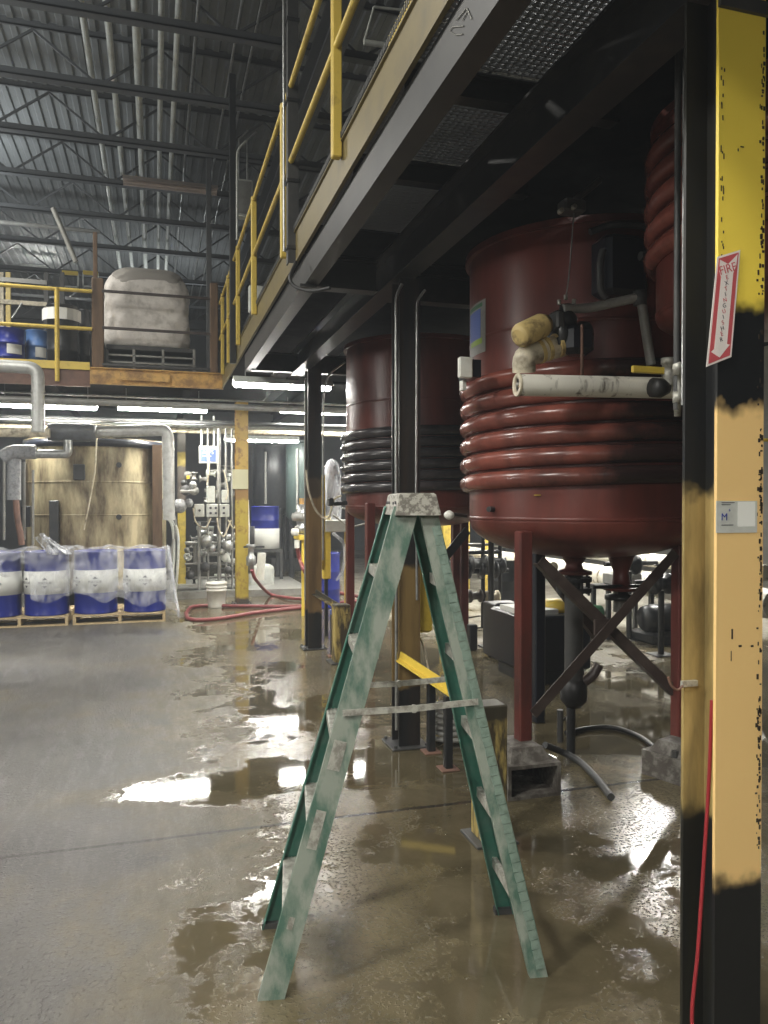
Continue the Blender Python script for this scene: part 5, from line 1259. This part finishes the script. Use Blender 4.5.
# valves on stands in the bay
def stand(u, v, ztop, label, y=None, w=.07, head=True):
    q = fl(u, v); t = thing('pipe_support_stand', q, label, 'stand', 'dark stands in the pump bay')
    MB().tube([(q.x, q.y, .01), (q.x, q.y, ztop)], w/2, 10).build('pole', M['darksteel'], t)
    MB().bev(q.x - .12, q.x + .12, q.y - .12, q.y + .12, 0, .015, .004).build('base_plate', M['darksteel'], t)
    if head:
        MB().lathe([(0, -.11), (.12, -.11), (.12, -.07), (.07, -.05), (.07, .05), (.12, .07), (.12, .11), (0, .11)], (q.x, q.y, ztop + .08), 'x', 14).build('valve_head', M['black'], t)
        MB().tube([(q.x - .35, q.y, ztop + .1), (q.x + .4, q.y, ztop + .1)], .03, 8).build('pipe', M['darksteel'], t)
        MB().cyl((q.x, q.y, ztop + .15), .02, .14, seg=8).build('stem', M['black'], t)
        MB().lathe([(.07, 0), (.08, .0), (.08, .015), (.07, .015), (.07, 0)], (q.x, q.y, ztop + .28), seg=14).build('handwheel', M['black'], t)
    return t
stand(661, 655, .72, 'dark round stand and valve right of the crossed braces')
stand(629, 640, .85, 'farther dark stand and valve between the crossed braces')
stand(491, 647, 1.25, 'slotted dark stand left of the nearest red leg', head=False)
mt = thing('floor_motor', fl(655, 640), 'dark ribbed motor on the floor at the right of the bay', 'motor')
q = fl(665, 642)
MB().bev(q.x - .3, q.x + .35, q.y - .2, q.y + .3, 0, .14, .03).build('motor_base', M['darksteel'], mt)
MB().lathe([(0, -.3), (.15, -.3), (.17, -.2), (.17, .2), (.12, .28), (0, .3)], (q.x, q.y, .3), 'x', 18).build('motor_body', M['fardark'], mt)
tb = thing('small_bench', fl(625, 640), 'small dark steel bench among the floor pumps', 'bench')
q = fl(622, 636)
MB().box(q.x - .35, q.x + .35, q.y - .2, q.y + .2, .62, .66).build('bench_top', M['darksteel'], tb)
for sx_ in (-1, 1):
    for sy_ in (-1, 1): MB().box(q.x + sx_*.31 - .025, q.x + sx_*.31 + .025, q.y + sy_*.17 - .025, q.y + sy_*.17 + .025, 0, .62).build('leg', M['darksteel'], tb)
MB().bev(q.x - .2, q.x + .2, q.y - .15, q.y + .15, .66, .82, .02).build('bench_motor', M['greypipe'], tb)
# left-of-leg cluster: piping between ladder and red leg
cl = thing('pump_manifold', at(470, 570, 9.5), 'dark manifold of pipes and valves seen between ladder and tank leg', 'pipe manifold')
for v, u0, u1, r, m in ((563, 440, 505, .06, 'darksteel'), (572, 445, 508, .035, 'black'), (553, 440, 500, .03, 'black'), (596, 455, 495, .05, 'brace'), (545, 450, 512, .02, 'greypipe')):
    a, c = at(u0, v, 9.6), at(u1, v, 9.6); MB().tube([a, (c.x, 9.6, a.z)], r, 10).build('pipe', M[m], cl)
for u, v, r, m in ((452, 566, .13, 'darksteel'), (462, 572, .1, 'black'), (478, 564, .12, 'darksteel'), (488, 570, .12, 'black'), (497, 566, .1, 'fardark'), (475, 596, .09, 'brace'), (492, 597, .09, 'cream'), (450, 580, .1, 'fardark')):
    q = at(u, v, 9.55); MB().lathe([(0, -r), (r, -r), (r, -r*.7), (r*.55, -r*.5), (r*.55, r*.5), (r, r*.7), (r, r), (0, r)], q, 'x', 14).build('valve', M[m], cl)
for u in (456, 483, 500): q = at(u, 560, 9.6); MB().tube([(q.x, 9.6, 0), (q.x, 9.6, 1.3)], .03, 8).build('support', M['black'], cl)
for u, y, w, z1, lb in ((467, 12.5, .11, 2.6, 'yellow column seen between ladder and tank, left one'), (488, 11.4, .13, 2.6, 'yellow column seen just left of the nearest red leg'), (447, 11, .14, 2.4, 'yellow upright close behind the ladder, under the tank pipe')):
    q = at(u, 560, y); o = MB().bev(q.x - w/2, q.x + w/2, y, y + w, 0, z1, .01).build('yellow_column', M['yellow']); tag(o, lb, 'column')
q = at(508, 560, 10.2); dd = make_drum((q.x, 10.2, .0), 'black drum on the floor left of the nearest red leg', None, m='fardark', band=None)
o = MB().lathe([(0, -.04), (.022, -.035), (.03, 0), (.022, .035), (0, .04)], at(449, 515, 4.5), 'y', 14).build('sensor_head', M['whiteplast'])
sh = thing('sensor', at(449, 515, 4.5), 'round white sensor on a bracket left of the red tank', 'sensor')
o.parent = sh; o.matrix_parent_inverse = WM[sh.name].inverted()
MB().tube([at(452, 514, 4.52), at(466, 516, 4.6)], .012, 8).build('sensor_arm', M['black'], sh)
o = MB().prism(L_, at(440, 562, 5.3), at(466, 530, 5.3), up=(0, 1, 0)).build('angle_strut', M['black']); tag(o, 'black angled strut left of the red tank bottom', 'strut')
for (v, y, r, lb) in ((618, 7.6, .01, 'thin cable on the floor behind the ladder leg, upper'), (630, 7.4, .01, 'thin cable on the floor behind the ladder leg, lower')):
    a = fl(466, v, .012); c = fl(508, v - 4, .012)
    o = MB().tube(smooth_path([a, (a + c) / 2 + Vector((0, .08, 0)), c]), r, 6).build('floor_cable', M['blackrub']); tag(o, lb, 'cable')
q = fl(472, 650); o = MB().bev(q.x - .05, q.x + .05, q.y - .05, q.y + .05, 0, .3, .01).build('black_marker', M['blackrub']); tag(o, 'short black post leaning behind the ladder', 'post')
# things to the right of the big column
o = MB().tube([at(760, 130, 3.0), at(800, 118, 3.0)], .02, 8).build('side_pipe', M['pale']); tag(o, 'pale pipe end right of the column top', 'pipe')
o = MB().tube([at(757, 440, 3.0), at(800, 440, 3.0)], .008, 8).build('yellow_rod', M['yellow_clean']); tag(o, 'thin yellow rod right of the big column', 'rod')
t4 = thing('right_tank', (4.2, 3.2, 1.5), 'dark red coiled tank showing right of the big column', 'tank')
q = at(790, 420, 3.6)
MB().lathe([(0, 1.5), (.3, 1.55), (.5, 1.75), (.5, 3.25), (0, 3.25)], (4.55, 3.3, 0), seg=36).build('shell', M['tank'], t4)
MB().tube([(4.55 + .51 * math.cos(i / 6), 3.3 + .51 * math.sin(i / 6), 1.9 + i * .0031) for i in range(0, 220)], .045, 10).build('jacket_coil', M['coil'], t4)
for sx_, sy_ in ((-.3, -.3), (.3, -.3), (.3, .3), (-.3, .3)): MB().bev(4.55 + sx_ - .04, 4.55 + sx_ + .04, 3.3 + sy_ - .04, 3.3 + sy_ + .04, 0, 1.68, .006).build('leg', M['legred'], t4)
